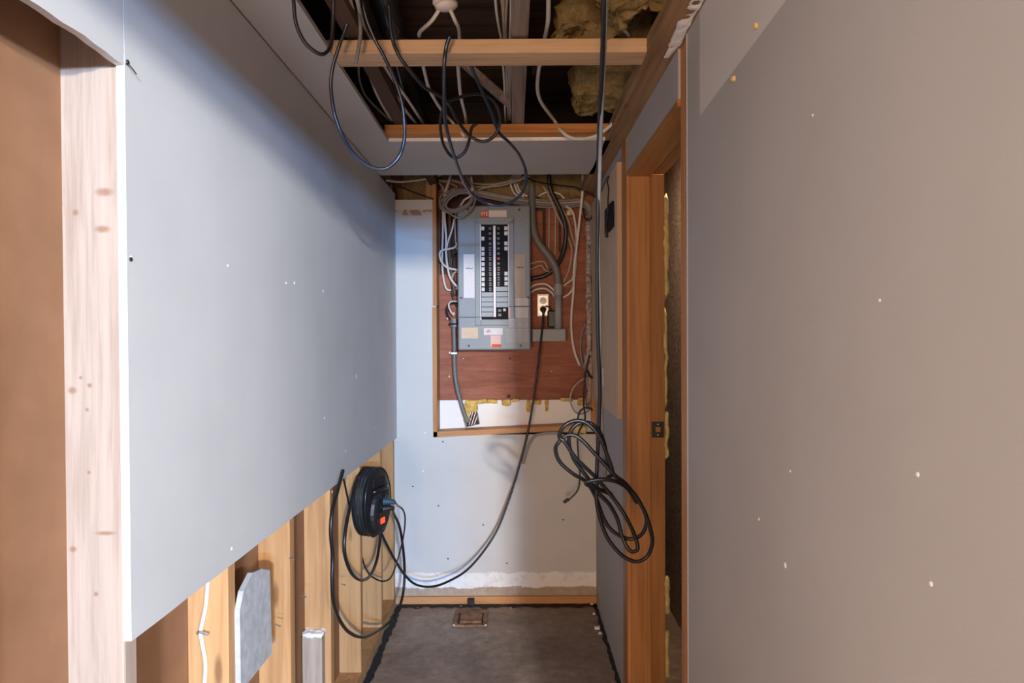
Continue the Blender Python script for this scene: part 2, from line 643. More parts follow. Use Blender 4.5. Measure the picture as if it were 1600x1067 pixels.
obj('sealant_line', ribbon([Vector((XL + 0.02 + i * 0.02, YB - 0.035, 0)) for i in range(51)], 0.035, 0.004, 0.03), 'tar', floor)
obj('sealant_line', ribbon([Vector((XL + 0.012, YB - 0.03 - i * 0.03, 0)) for i in range(75)], 0.03, 0.004, 0.012), 'tar', floor)
obj('sealant_line', ribbon([Vector((XR - 0.008, YB - 0.03 - i * 0.03, 0)) for i in range(30)], 0.018, 0.004, 0.014), 'tar', floor)

# left wall: one drywall sheet on open studs, brown paper back of the far sheet behind
poly = [(XL, 1.072, 0.916)]
for i in range(1, 40):
    y = 1.072 + i * (YB - 1.072) / 40
    poly.append((XL, y, 0.916 - 0.054 * i / 40 + 0.0025 * noise.noise(Vector((y * 9, 0, 0)))))
poly += [(XL, YB, 0.862), (XL, YB, ZC), (XL, 1.072, ZC)]
wl = struct('wall_left', MB().prism(poly, (-0.013, 0, 0)), 'paint')
obj('cut_edge', bx(XL - 0.0125, XL - 0.0005, 1.0705, 1.0725, 0.918, 1.84), 'gypsum', wl)
up = [(XL, 1.070, 1.822)]
for i in range(1, 36):
    y = 1.070 - i * 0.87 / 36
    up.append((XL, y, 1.823 + 0.004 * noise.noise(Vector((y * 30, 3, 0))) + 0.004 * noise.noise(Vector((y * 90, 1, 0)))))
up += [(XL, 0.2, 1.825), (XL, 0.2, ZC), (XL, 1.070, ZC)]
obj('upper_drywall', MB().prism(up, (-0.013, 0, 0)), 'paint', wl)
torn = MB()
for i in range(34):
    y = 1.06 - i * 0.0255
    h = 0.003 + 0.007 * random.random()
    torn.add([(XL - 0.001, y, 1.832), (XL - 0.001, y - 0.024, 1.832), (XL - 0.006, y - 0.018, 1.832 - h), (XL - 0.012, y - 0.004, 1.832 - h * 0.7),
              (XL - 0.013, y, 1.834), (XL - 0.013, y - 0.024, 1.834)],
             [(0, 1, 2), (0, 2, 3), (0, 3, 4), (1, 5, 2), (2, 5, 4, 3)])
obj('torn_paper', torn, 'gypsum', wl)
obj('paper_flap', MB().tube([Vector((XL + 0.001, 1.074, 1.826)), Vector((XL + 0.006, 1.080, 1.822)), Vector((XL + 0.010, 1.088, 1.814))], 0.0009, 6), 'ink', wl)
obj('stud', bx(-0.716, -0.6205, 1.075, 1.113, 0.038, 2.16), 'pale_pine', wl, bevel=0.004)
for y in (1.467, 1.873, 2.283, 2.728, 3.150, 3.478):
    obj('stud', bx(-0.709, -0.6205, y, y + 0.038, 0.038, 2.16), 'stud_wood', wl, bevel=0.002)
obj('stud', bx(-0.709, -0.6205, 0.66, 0.698, 0.038, 2.16), 'stud_wood', wl)
obj('bottom_plate', bx(-0.709, XL - 0.012, 0.2, YB, 0.0, 0.038), 'stud_wood', wl)
obj('top_plate', bx(-0.709, -0.6205, 0.2, YB, 2.16, 2.198), 'plate_wood', wl)
obj('backing_panel', bx(-0.722, -0.7095, 0.2, 3.6, 0.0, 2.4), 'kraft', wl)
# leftover drywall scrap and pale block on the studs
y0, y1 = 1.50, 1.695
scrap = [(-0.608, y1, 0.604), (-0.608, y0, 0.61), (-0.608, y0 - 0.002, 0.79), (-0.608, y0 + 0.02, 0.826), (-0.608, y0 + 0.075, 0.848),
         (-0.608, y0 + 0.13, 0.838), (-0.608, y1 - 0.01, 0.815)]
obj('drywall_scrap', MB().prism(scrap, (-0.012, 0, 0)), 'gypsum_scrap', wl, label='torn leftover scrap of grey drywall on the studs')
obj('blocking', bx(-0.706, -0.640, 2.243, 2.2825, 0.038, 0.40), 'pale_pine', wl, bevel=0.003, label='short pale wooden block nailed to a stud')
mbk = MB().lump(-0.708, -0.636, 2.236, 2.286, 0.398, 0.412, 0.008, 0.005, 60, 3)
obj('plaster_crumbs', mbk, 'gypsum', wl)


def nail(p, d, L=0.016):
    p, d = Vector(p), Vector(d).normalized()
    mb = MB().tube([p, p + d * L], 0.0014, 6, smooth_path=False)
    mb.lathe(p + d * L, d, [(0, 0.003), (0.0012, 0.003)], 8)
    return mb


for (a, b_, yy) in ((533, 912, 2.725), (452, 872, 1.87), (471, 930, 2.275), (573, 800, 3.145), (430, 975, 1.87)):
    p = Xp(a, b_, -0.618)
    obj('nail', nail(p, (0.9, -0.5, -0.1)), 'steel', wl)
for (a, b_) in ((356, 415), (447, 442), (205, 404), (507, 653), (557, 588), (362, 857), (585, 668), (460, 442), (540, 705), (519, 768), (505, 455)):
    p = Xp(a, b_, XL)
    r = 0.010 if (a, b_) == (557, 588) else random.uniform(0.003, 0.006)
    mb = MB().lathe(p, (1, 0, 0), [(0, r), (0.0012, r * 0.7)], 7)
    obj('paint_chip', mb, 'chip', wl)
for (a, b_) in ((204, 405), (199, 97)):
    p = Xp(a, b_, XL)
    obj('screw', MB().lathe(p, (1, 0, 0), [(0, 0.004), (0.002, 0.003)], 8), 'dark_steel', wl)

# back wall with the recessed opening for the breaker panel
xn = Yp(682, 480, YB).x
zb = Yp(760, 679, YB).z
ztop = Yp(650, 312, YB).z
wb = struct('wall_back', MB().box(XL - 0.02, xn, YB, YB + 0.013, 0, ztop).box(xn, XR + 0.02, YB, YB + 0.013, 0, zb), 'back_paint')
obj('cavity_panel', bx(XL - 0.12, 0.66, 3.640, 3.66, 0, 2.42), 'kraft', wb)
for (a, b_) in ((664, 676), (692, 690), (685, 790), (792, 880), (645, 760), (755, 820), (880, 812), (700, 873), (661, 736)):
    p = Yp(a, b_, YB)
    obj('screw', MB().lathe(p, (0, -1, 0), [(0, 0.0045), (0.0012, 0.004)], 8), 'chip' if (a, b_) in ((664, 676), (661, 736)) else 'screw_dark', wb)
obj('backing_stud', bx(Yp(664, 300, 3.5).x, Yp(676, 300, 3.5).x, 3.534, 3.60, 1.95, 2.36), 'stud_wood', wb)

# frame boards round the recess (front edge and inner side show)
L0, L1 = Yp(677, 480, YB).x, Yp(683, 480, YB).x
tr1 = struct('trim_1', bx(L0, L1, YB - 0.012, 3.622, Yp(680, 478, YB).z, Yp(680, 285, YB).z), 'fir_trim', bevel=0.0015)
tr1b = obj('lower_board', bx(L0 - 0.003, L1 - 0.001, YB - 0.014, 3.622, zb - 0.01, Yp(680, 480, YB).z), 'fir_trim', tr1, bevel=0.0015)
zA, zB2 = Yp(676, 683, YB).z, Yp(905, 671, YB).z
xA, xB = L0 - 0.003, Yp(905, 671, YB).x
struct('trim_2', MB().prism([(xA, YB - 0.014, zA), (xB, YB - 0.014, zB2), (xB, YB - 0.014, zB2 + 0.026), (xA, YB - 0.014, zA + 0.030)], (0, 0.115, 0)),
       'fir_trim_x', bevel=0.0015)
struct('trim_3', bx(Yp(924, 600, YB).x, XR, YB - 0.004, YB + 0.03, zB2 - 0.005, Yp(920, 590, YB).z), 'fir_trim')
struct('baseboard_back', bx(XL + 0.004, XR, YB - 0.016, YB, 0.004, 0.042), 'fir_trim_x', bevel=0.002)

# right wall: near sheet, door opening, far sheet; wooden top plate shows its underside
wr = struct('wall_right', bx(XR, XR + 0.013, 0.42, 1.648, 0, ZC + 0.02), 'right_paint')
obj('cut_edge', bx(XR + 0.0005, XR + 0.0125, 1.648, 1.662, 0, ZC), 'gypsum', wr)
for y in (1.664, 1.704):
    obj('stud', bx(XR + 0.006, XR + 0.10, y, y + 0.038, 0, ZC), 'fir_trim', wr, bevel=0.002)
obj('inner_panel', bx(XR + 0.10, XR + 0.115, 0.42, 1.70, 0, 2.42), 'room_wall', wr)
obj('end_panel', bx(XR, XR + 0.115, 0.408, 0.42, 0, 2.42), 'room_wall', wr)
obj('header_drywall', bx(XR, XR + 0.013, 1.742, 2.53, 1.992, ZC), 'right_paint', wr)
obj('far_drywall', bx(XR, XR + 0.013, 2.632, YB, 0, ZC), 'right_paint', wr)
obj('inner_panel', bx(XR + 0.125, XR + 0.138, 2.64, 3.70, 0, 2.42), 'kraft', wr)
tp = MB()
n_ = 60
rowv = []
for i in range(n_ + 1):
    y = 0.70 + i * (3.52 - 0.70) / n_
    rowv.append((0.347 + 0.006 * noise.noise(Vector((y * 6, 0, 0))), y))
tp.prism([(x, y, ZC) for x, y in rowv] + [(XR + 0.012, 3.52, ZC), (XR + 0.012, 0.70, ZC)], (0, 0, 0.04))
obj('top_plate', tp, 'plate_wood', wr)
obj('plaster_smear', MB().lump(XR - 0.034, XR - 0.003, 1.0, 1.80, ZC - 0.004, ZC + 0.003, 0.010, 0.008, 14, 4), 'gypsum', wr)
obj('far_stud', bx(XR - 0.003, XR + 0.09, 2.535, 2.630, 0, ZC), 'jamb_wood', wr, bevel=0.002)
for (a, b_, r) in ((1227, 883, .005), (1434, 741, .003), (1186, 811, .003), (1455, 912, .003), (1270, 180, .002), (1235, 736, .002), (1375, 469, .002)):
    p = Xp(a, b_, XR)
    obj('paint_chip', MB().lathe(p, (-1, 0, 0), [(0, r), (0.001, r * 0.7)], 7), 'chip', wr)
for (a, b_) in ((1183, 40), (1148, 122)):
    p = Xp(a, b_, XR)
    obj('wood_sliver', MB().lump(p.x - 0.006, p.x + 0.001, p.y - 0.005, p.y + 0.006, p.z - 0.006, p.z + 0.004, 0.004, 0.002, 90, a), 'woodchip', wr)

# door opening in the right wall
dr = struct('door_1', bx(XR - 0.002, XR + 0.082, 2.516, 2.534, 0, 1.975), 'jamb_wood', bevel=0.0015)
obj('rear_jamb', bx(XR + 0.082, XR + 0.140, 2.536, 2.552, 0, 1.985), 'jamb_wood', dr, bevel=0.001)
obj('edge_bead', bx(XR - 0.004, XR + 0.008, 2.510, 2.518, 0, 1.975), 'fir_trim', dr, bevel=0.002)
obj('head_jamb', bx(XR - 0.002, XR + 0.082, 1.742, 2.534, 1.973, 1.992), 'jamb_wood_y', dr, bevel=0.0015)
obj('rear_head', bx(XR + 0.082, XR + 0.140, 1.742, 2.534, 1.985, 2.004), 'jamb_wood_y', dr)
sx0, sx1 = Yp(1019, 672, 2.527).x, Yp(1038, 672, 2.527).x
sz0, sz1 = Yp(1028, 684, 2.527).z, Yp(1028, 659, 2.527).z
spl = MB().box(sx0, sx1, 2.5325, 2.536, sz0, sz0 + 0.020).box(sx0, sx1, 2.5325, 2.536, sz1 - 0.020, sz1)
spl.box(sx0, sx0 + 0.014, 2.5325, 2.536, sz0 + 0.02, sz1 - 0.02).box(sx1 - 0.012, sx1, 2.5325, 2.536, sz0 + 0.02, sz1 - 0.02)
sp_ = obj('strike_plate', spl, 'dark_steel', dr, label='dark metal strike plate')
for z in (sz0 + 0.010, sz1 - 0.010):
    obj('screw', MB().lathe(Vector(((sx0 + sx1) / 2, 2.5325, z)), (0, -1, 0), [(0, 0.0035), (0.001, 0.003)], 8), 'steel', sp_)
for (pa, pb, wd) in ((300, 470, 8), (480, 640, 5), (640, 720, 7), (900, 960, 8), (980, 1060, 7)):
    za, zb_ = Yp(1038, pb, 2.55).z, Yp(1038, pa, 2.55).z
    xx = XR + 0.138
    obj('foam_bead', MB().lump(xx, xx + wd * 0.0024, 2.535, 2.56, za, zb_, 0.012, 0.007, 22, pa), 'foam_pale', dr, smooth=True)
struct('wall_beyond', bx(0.78, 0.9, 0.42, 4.2, 0, 2.42), 'parging')
struct('wall_beyond_end', bx(0.54, 0.82, 3.7, 3.74, 0, 2.42), 'parging')

# ceiling: L of drywall round the opening, furring, joists, subfloor
cl = struct('ceiling', MB().box(XL - 0.013, XR, -0.50, 0.75, ZC, ZC + 0.013).box(XL + 0.0025, -0.465, 0.75, 3.106, ZC, ZC + 0.013).box(-0.465, 0.365, 2.565, 3.106, ZC, ZC + 0.013), 'ceiling_paint')
obj('cut_edge', bx(-0.465, 0.350, 2.5605, 2.5645, ZC + 0.0005, ZC + 0.0125), 'gypsum', cl)
obj('furring_strip', bx(-0.500, 0.405, 1.765, 1.852, ZC + 0.002, ZC + 0.038), 'furring', cl, bevel=0.002)
obj('furring_strip', bx(-0.470, 0.352, 2.505, 2.594, ZC + 0.0135, ZC + 0.046), 'furring_orange', cl, bevel=0.002)
obj('furring_strip', bx(-0.470, 0.352, 3.02, 3.105, ZC + 0.0135, ZC + 0.046), 'furring_orange', cl)
obj('nailer', bx(-0.60, -0.50, 0.70, 3.10, ZC + 0.0135, ZC + 0.05), 'plate_wood', cl)
for i, x in enumerate((-0.430, -0.003, 0.425)):
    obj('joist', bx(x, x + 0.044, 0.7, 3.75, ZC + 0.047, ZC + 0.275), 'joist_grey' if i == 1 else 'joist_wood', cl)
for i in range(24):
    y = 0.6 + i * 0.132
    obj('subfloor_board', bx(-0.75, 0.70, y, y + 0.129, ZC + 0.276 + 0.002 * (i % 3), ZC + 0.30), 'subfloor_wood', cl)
obj('bridging', MB().prism([(-0.20, 2.30, 2.33), (-0.02, 2.30, 2.17), (-0.02, 2.30, 2.20), (-0.20, 2.30, 2.36)], (0, 0.04, 0)), 'joist_grey', cl)
obj('bridging', MB().prism([(0.06, 2.10, 2.20), (0.24, 2.10, 2.36), (0.24, 2.10, 2.39), (0.06, 2.10, 2.23)], (0, 0.04, 0)), 'joist_wood', cl)
obj('rim_board', bx(-0.75, 0.60, 3.70, 3.74, 2.0, 2.42), 'plate_wood', cl)

# the room behind the camera, where the light comes from
struct('trim_header', MB().box(-2.6, 2.3, -0.64, -0.50, 1.95, 2.45).box(XR, XR + 0.115, -0.50, 0.42, 1.94, 2.45).box(-0.722, XR, -0.50, 0.75, ZC + 0.014, 2.45), 'room_wall')  # beam along the right side added, unseen, to cut the east light
struct('wall_light_stop', bx(XR + 0.115, 2.4, 0.36, 0.42, 0, 2.45), 'room_wall')  # unseen wall added to keep lamp light off the door jamb
struct('ceiling_room', MB().box(-2.7, 2.4, -5.3, 0.60, 2.45, 2.5).box(XR + 0.05, 2.4, 0.60, 4.2, 2.45, 2.5), 'room_wall')
struct('wall_room_front', bx(-2.7, -0.722, 0.2, 0.24, 0, 2.45), 'room_wall')
struct('wall_room_side', MB().box(-2.7, -2.6, -5.3, -1.85, 0, 2.45).box(-2.7, -2.6, -0.35, 0.24, 0, 2.45)
       .box(-2.7, -2.6, -1.85, -0.35, 0, 0.8).box(-2.7, -2.6, -1.85, -0.35, 2.12, 2.45), 'room_wall')
struct('wall_room_east', MB().box(2.3, 2.4, -5.3, -2.95, 0, 2.45).box(2.3, 2.4, -1.05, 0.42, 0, 2.45).box(2.3, 2.4, -2.95, -1.05, 0, 1.75).box(2.3, 2.4, -2.95, -1.05, 2.2, 2.45), 'room_wall')
struct('wall_rear', MB().box(-2.7, -1.7, -5.3, -5.2, 0, 2.45).box(-0.1, 0.62, -5.3, -5.2, 0, 2.45).box(1.68, 2.4, -5.3, -5.2, 0, 2.45)
       .box(0.62, 1.68, -5.3, -5.2, 0, 1.70).box(0.62, 1.68, -5.3, -5.2, 2.13, 2.45).box(-1.7, -0.1, -5.3, -5.2, 0, 0.30)
       .box(-1.7, -0.1, -5.3, -5.2, 1.70, 2.45), 'room_wall')
w3 = struct('fill_window_rear', MB().box(-1.7, -1.64, -5.26, -5.22, 0.30, 1.70).box(-0.16, -0.1, -5.26, -5.22, 0.30, 1.70)  # unseen window added to go with the warm rear fill
            .box(-1.64, -0.16, -5.26, -5.22, 0.30, 0.36).box(-1.64, -0.16, -5.26, -5.22, 1.64, 1.70), 'lamp_white')
obj('pane', bx(-1.64, -0.16, -5.25, -5.24, 0.36, 1.64), 'window_glow', w3)
w1 = struct('window_1', MB().box(0.62, 0.67, -5.26, -5.22, 1.70, 2.13).box(1.63, 1.68, -5.26, -5.22, 1.70, 2.13)
            .box(0.67, 1.63, -5.26, -5.22, 1.70, 1.74).box(0.67, 1.63, -5.26, -5.22, 2.09, 2.13), 'lamp_white')
obj('pane', bx(0.67, 1.63, -5.25, -5.24, 1.74, 2.09), 'window_glow', w1)
w4 = struct('fill_window_east', MB().box(2.32, 2.36, -2.95, -2.90, 1.75, 2.2).box(2.32, 2.36, -1.10, -1.05, 1.75, 2.2)  # unseen window added to go with the east fill
            .box(2.32, 2.36, -2.90, -1.10, 1.75, 1.79).box(2.32, 2.36, -2.90, -1.10, 2.16, 2.2), 'lamp_white')
obj('pane', bx(2.335, 2.345, -2.90, -1.10, 1.79, 2.16), 'window_glow', w4)
w2 = struct('window_2', MB().box(-2.66, -2.62, -1.85, -1.80, 0.8, 2.12).box(-2.66, -2.62, -0.40, -0.35, 0.8, 2.12)
            .box(-2.66, -2.62, -1.80, -0.40, 0.8, 0.85).box(-2.66, -2.62, -1.80, -0.40, 2.07, 2.12), 'lamp_white')
obj('pane', bx(-2.65, -2.64, -1.80, -0.40, 0.85, 2.07), 'window_glow', w2)
lm = root('ceiling_lamp', (0.98, -3.5, 2.45), 'flat square white ceiling lamp in the room behind', 'lamp')
obj('housing', bx(0.80, 1.16, -3.68, -3.32, 2.13, 2.17), 'lamp_white', lm, bevel=0.01)
obj('rod', bx(0.97, 0.99, -3.51, -3.49, 2.17, 2.45), 'lamp_white', lm)
obj('diffuser', bx(0.82, 1.14, -3.66, -3.34, 2.115, 2.13), 'lamp_glow', lm)

# ------------------------------------------------------------------ backboard and breaker panel
YP = 3.620                                           # face of the red plywood


def lx(px, y, ref=(772, 434)):
    return Yp(ref[0], ref[1], y).x + (px - ref[0]) * y / F


def lz(py, y, ref=(772, 434)):
    return Yp(ref[0], ref[1], y).z - (py - ref[1]) * y / F


def pbox(x0, x1, p0, p1, yf, yb):
    """box whose FRONT face covers the pixel rectangle x0..x1, p0..p1 at depth yf"""
    return bx(lx(x0, yf), lx(x1, yf), yf, yb, lz(p1, yf), lz(p0, yf))


bb = root('backboard', (0.1, YP, lz(625, YP)), 'red-brown stained plywood backboard behind the breaker panel', 'board')
obj('sheet', bx(lx(686, YP), XR + 0.02, YP, YP + 0.018, lz(625, YP), lz(300, YP)), 'red_plywood', bb)
for (a, b_, r) in ((797, 560, .006), (795, 619, .010), (702, 588, .004), (862, 580, .003), (724, 560, .003)):
    p = Yp(a, b_, YP)
    obj('knot' if r > .005 else 'nail_head', MB().lathe(p, (0, -1, 0), [(0, r), (0.001, r * 0.7)], 10), 'rust_and_shade' if r > .005 else 'chip', bb)
obj('shade_patch', bx(lx(687.5, YP), lx(716, YP), YP - 0.004, YP, lz(428, YP), lz(308, YP)), 'rust_and_shade', bb)  # shade behind the cables, put in as a dark board
obj('shade_patch', bx(lx(716, YP), lx(850, YP), YP - 0.003, YP, lz(330, YP), lz(304, YP)), 'rust_and_shade', bb)  # shade above the panel, likewise a dark board
for (xa, xb) in ((848, 853), (873, 877)):
    obj('batten', bx(lx(xa, YP), lx(xb, YP), YP - 0.004, YP, lz(395, YP), lz(315, YP)), 'rust_and_shade', bb)
st = root('drywall_strip', (0.0, YP, lz(672, YP)), 'white drywall strip under the red backboard with oozed yellow foam', 'drywall')
obj('strip', bx(lx(686, 3.61), XR, 3.606, YP + 0.018, lz(676, 3.61), lz(625, 3.61)), 'chip', st)
for i, (a, b0, b1, wd) in enumerate(((735, 624, 645, 20), (728, 630, 660, 9), (752, 624, 631, 16), (768, 624, 630, 18), (790, 624, 634, 14),
                                     (805, 623, 628, 12), (825, 624, 644, 7), (838, 624, 632, 15), (853, 623, 643, 5), (885, 622, 628, 22), (908, 622, 634, 14))):
    obj('foam_drip', MB().lump(lx(a - wd / 2, 3.60), lx(a + wd / 2, 3.60), 3.590, 3.612, lz(b1, 3.60), lz(b0, 3.60), 0.008, 0.006, 30, i * 3.1), 'foam', st, smooth=True)

YF = 3.500                                           # front of the panel cover
pn = root('breaker_panel', (lx(772, YF), YP, lz(547, YF)), 'grey steel breaker panel with two columns of black breakers on red board', 'electrical panel')
obj('enclosure', bx(lx(719, YF), lx(826, YF), YF + 0.020, YP, lz(544, YF), lz(324, YF)), 'panel_grey', pn, bevel=0.004)
cv = obj('cover', pbox(715, 829, 321, 547, YF, YF + 0.022), 'panel_grey', pn, bevel=0.008)
fr = MB()
yr = YF - 0.012
for (a, b_, c, d) in ((743, 751, 349, 508), (795, 803, 349, 508), (751, 795, 499, 508)):
    fr.box(lx(a, YF), lx(b_, YF), yr, YF + 0.002, lz(d, YF), lz(c, YF))
fr.add([(lx(742, YF), yr - 0.006, lz(341, YF)), (lx(804, YF), yr - 0.006, lz(341, YF)), (lx(796, YF), yr + 0.004, lz(351, YF)), (lx(750, YF), yr + 0.004, lz(351, YF)),
        (lx(742, YF), YF + 0.002, lz(341, YF)), (lx(804, YF), YF + 0.002, lz(341, YF)), (lx(804, YF), YF + 0.002, lz(352, YF)), (lx(742, YF), YF + 0.002, lz(352, YF))],
       [(0, 1, 2, 3), (0, 4, 5, 1), (0, 3, 7, 4), (1, 5, 6, 2), (3, 2, 6, 7)])
obj('door_frame', fr, 'panel_grey', pn, bevel=0.0015)
obj('frame_lip', MB().box(lx(750.5, YF), lx(752, YF), yr - 0.001, YF, lz(500, YF), lz(351, YF)).box(lx(794, YF), lx(795.2, YF), yr - 0.001, YF, lz(497, YF), lz(351, YF)),
    'tag_white', pn)
obj('dead_front', pbox(751, 795, 351, 499, YF - 0.0015, YF + 0.001), 'breaker_black', pn)
obj('number_strip', pbox(771, 774.6, 353, 495, YF - 0.007, YF), 'strip_white', pn)


def breaker(side, p0, p1, tag=True, red=False, twin=False):
    a, b_ = (757.5, 770.3) if side < 0 else (775.3, 788)
    o = obj('breaker', pbox(a, b_, p0 + 0.35, p1 - 0.35, YF - 0.005, YF), 'breaker_black', pn, bevel=0.0008)
    mid = (p0 + p1) / 2
    cs = ((mid - 1.9, mid + 1.9),) if not twin else ((p0 + 0.9, mid - 0.4), (mid + 0.4, p1 - 0.9))
    for (c0, c1) in cs:
        t0, t1 = (764, 768) if side < 0 else (777, 781)
        obj('toggle', pbox(t0, t1, c0, c1, YF - 0.011, YF - 0.005), 'red' if red else 'breaker_toggle', o, bevel=0.0006)
    if tag:
        t0, t1 = (752.6, 757.2) if side < 0 else (788.3, 793.4)
        obj('circuit_tag', pbox(t0, t1, mid - 2.9, mid + 2.9, YF - 0.004, YF - 0.001), 'tag_white', o)
    return o


ys = 353.0
for i in range(13):
    breaker(-1, ys + i * 7.92, ys + (i + 1) * 7.92, tag=i not in (1, 3), twin=i > 3)
for i in range(12):
    breaker(1, ys + i * 7.85, ys + (i + 1) * 7.85, tag=i in (0, 1, 3, 4, 9, 10, 11), red=i == 6, twin=i > 7)
for i in range(5):
    obj('blank_plate', pbox(752.4, 770.3, 456.4 + i * 7.8, 463.4 + i * 7.8, YF - 0.004, YF), 'panel_blank', pn, bevel=0.0008)
for i in range(4):
    obj('blank_plate', pbox(775.3, 793.4, 447.8 + i * 8.2, 455.2 + i * 8.2, YF - 0.004, YF), 'panel_blank', pn, bevel=0.0008)
mbk = obj('main_breaker', pbox(775.3, 793.4, 481, 496, YF - 0.006, YF), 'breaker_black', pn, bevel=0.001)
for (a, b_, c, d) in ((778, 783, 483, 487), (778, 783, 490, 494), (786, 790, 482, 486)):
    obj('toggle', pbox(a, b_, c, d, YF - 0.012, YF - 0.006), 'breaker_toggle' if a < 785 else 'tag_white', mbk)
obj('red_tag', pbox(794, 797, 480, 496, yr - 0.003, yr), 'pink', pn)


def sticker(name, x0, x1, p0, p1, mat, label=None, y=YF - 0.0006):
    return obj(name, pbox(x0, x1, p0, p1, y, y + 0.0005), mat, pn, label=label)


mk = sticker('maker_label', 752, 764, 329, 340.5, 'label_orange', 'small orange label lettered in white')
sticker('warning_label', 764.4, 792, 329, 339.6, 'label_white')
sticker('directory_card', 724.5, 741.5, 397, 465, 'label_paper', 'white circuit card with a handwritten note')
sticker('directory_card', 804.5, 820.5, 397, 465, 'label_tan', 'tan circuit card with printed list')
sticker('foil_label', 804.8, 825, 465.5, 478, 'label_silver')
sticker('foil_label', 804.8, 825, 480, 497, 'label_silver')
sticker('rating_label', 794, 825, 497.5, 512, 'label_grey', y=yr - 0.0012)
sticker('rating_label', 790.5, 825, 513, 535, 'label_grey')
sticker('inspection_label', 720.5, 746.5, 511.5, 528.5, 'label_yellow')
sticker('approval_label', 755.5, 785, 512.5, 523, 'label_paper')
sticker('approval_label', 766, 782, 524, 541, 'label_pink')
sticker('approval_strip', 768, 783, 537.5, 542.5, 'label_orange', y=YF - 0.0009)
em = MB()
for k in range(2):
    c0 = Vector((lx(762.0 + k * 2.4, YF), YF - 0.0016, lz(517.2, YF)))
    em.tube([c0 + Vector((math.cos(a * PI / 8) * 0.0062, 0, math.sin(a * PI / 8) * 0.0066)) for a in range(16 if k == 0 else 12)], 0.0010, 5, 2)
em.tube([Vector((lx(758.6, YF), YF - 0.0016, lz(518.4, YF))), Vector((lx(768, YF), YF - 0.0016, lz(518.4, YF)))], 0.0009, 5, smooth_path=False)
obj('emblem', em, 'red', pn)
for (xs, p) in (((728, 731, 733, 736, 739), 419), ((807, 810, 812, 815, 818), 418)):
    sq = [Vector((lx(x, YF), YF - 0.0014, lz(p + (0.9 if i % 2 else -0.7), YF))) for i, x in enumerate(xs)]
    obj('handwriting', MB().tube(sq, 0.0016, 5, 5), 'ink', pn)
obj('seam_wire', MB().box(lx(718, YF), lx(771, YF), yr - 0.002, yr, lz(495.6, YF), lz(494.9, YF)), 'ink', pn)
obj('seam_wire', MB().box(lx(794, YF), lx(829, YF), yr - 0.002, yr, lz(479.6, YF), lz(478.8, YF)), 'ink', pn)
for (a, b_) in ((731.5, 327), (812, 328), (720.5, 465), (825, 465), (732, 540), (813, 540)):
    obj('cover_screw', MB().lathe(Vector((lx(a, YF), YF, lz(b_, YF))), (0, -1, 0), [(0, 0.006), (0.002, 0.005)], 10), 'screw_dark', pn)
# lettering of the orange label
fc = bpy.data.curves.new('lettering', 'FONT')
fc.body = 'ITE'
fc.size = 0.026
fc.align_x, fc.align_y = 'CENTER', 'CENTER'
fc.extrude = 0.0003
fo = bpy.data.objects.new('lettering_source', fc)
COL.objects.link(fo)
bpy.context.view_layer.update()
me = bpy.data.meshes.new_from_object(fo.evaluated_get(bpy.context.evaluated_depsgraph_get()))
bpy.data.objects.remove(fo)
me.materials.clear()
me.materials.append(MATS['strip_white'])
to = bpy.data.objects.new('lettering', me)
COL.objects.link(to)
to.parent = mk
to.rotation_euler = (PI / 2, 0, 0)
to.location = Vector((lx(758, YF), YF - 0.0012, lz(334.6, YF))) - WO[mk.name]
bpy.data.curves.remove(fc)

# ------------------------------------------------------------------ conduit and outlets beside the panel
cdp = root('conduit', (lx(872, 3.57), YP, lz(532, 3.57)), 'grey plastic conduit bending past the panel into a flat grey box', 'conduit')
rr = 0.020
path = seg(Yp, [(831, 285), (831, 310), (832, 345), (835, 365), (843, 382), (856, 398), (866, 414), (871, 432), (872, 450)], 3.565)
obj('bend', MB().tube(path, rr, 14, 8), 'pvc_grey', cdp, smooth=True)
obj('coupling', MB().tube(seg(Yp, [(872, 444), (872, 461)], 3.565), rr + 0.004, 14, smooth_path=False), 'pvc_blue', cdp, smooth=False)
obj('riser', MB().tube(seg(Yp, [(872, 455), (872, 517)], 3.565), rr, 14, smooth_path=False), 'pvc_blue', cdp, smooth=True)
for (a0, a1) in (((831.5, 330), (831.8, 333)), ((848.5, 389), (850, 391)), ((860, 404), (861.6, 406.5))):
    obj('joint_ring', MB().tube(seg(Yp, [a0, a1], 3.565), rr + 0.0015, 14, smooth_path=False), 'pvc_grey', cdp)
obj('junction_box', bx(lx(831, 3.54), lx(884, 3.54), 3.54, YP, lz(534, 3.54), lz(514, 3.54)), 'pvc_blue', cdp, bevel=0.006)

ot = root('wall_outlet', (lx(848, 3.58), YP, lz(492, 3.58)), 'steel duplex outlet on the red board right of the panel', 'outlet')
obj('box', bx(lx(839.5, 3.58), lx(857, 3.58), 3.585, YP, lz(494, 3.58), lz(460, 3.58)), 'galvanised', ot)
obj('plate', bx(lx(840.5, 3.58), lx(856, 3.58), 3.579, 3.586, lz(492.5, 3.58), lz(461.5, 3.58)), 'steel', ot, bevel=0.0015)
for p in (470, 483):
    f_ = obj('receptacle', MB().lathe(Vector((lx(848.3, 3.58), 3.579, lz(p, 3.58))), (0, -1, 0), [(0, 0.0185), (0.004, 0.0175)], 18), 'ivory', ot)
    for dx in (-1.6, 1.6):
        obj('slot', bx(lx(848.3 + dx - 0.35, 3.58), lx(848.3 + dx + 0.35, 3.58), 3.574, 3.5755, lz(p, 3.58), lz(p - 2.6, 3.58)), 'ink', f_)
ad = root('power_adapter', (lx(863, 3.57), YP, lz(512, 3.57)), 'small black power adapter between the outlet and the conduit', 'adapter')
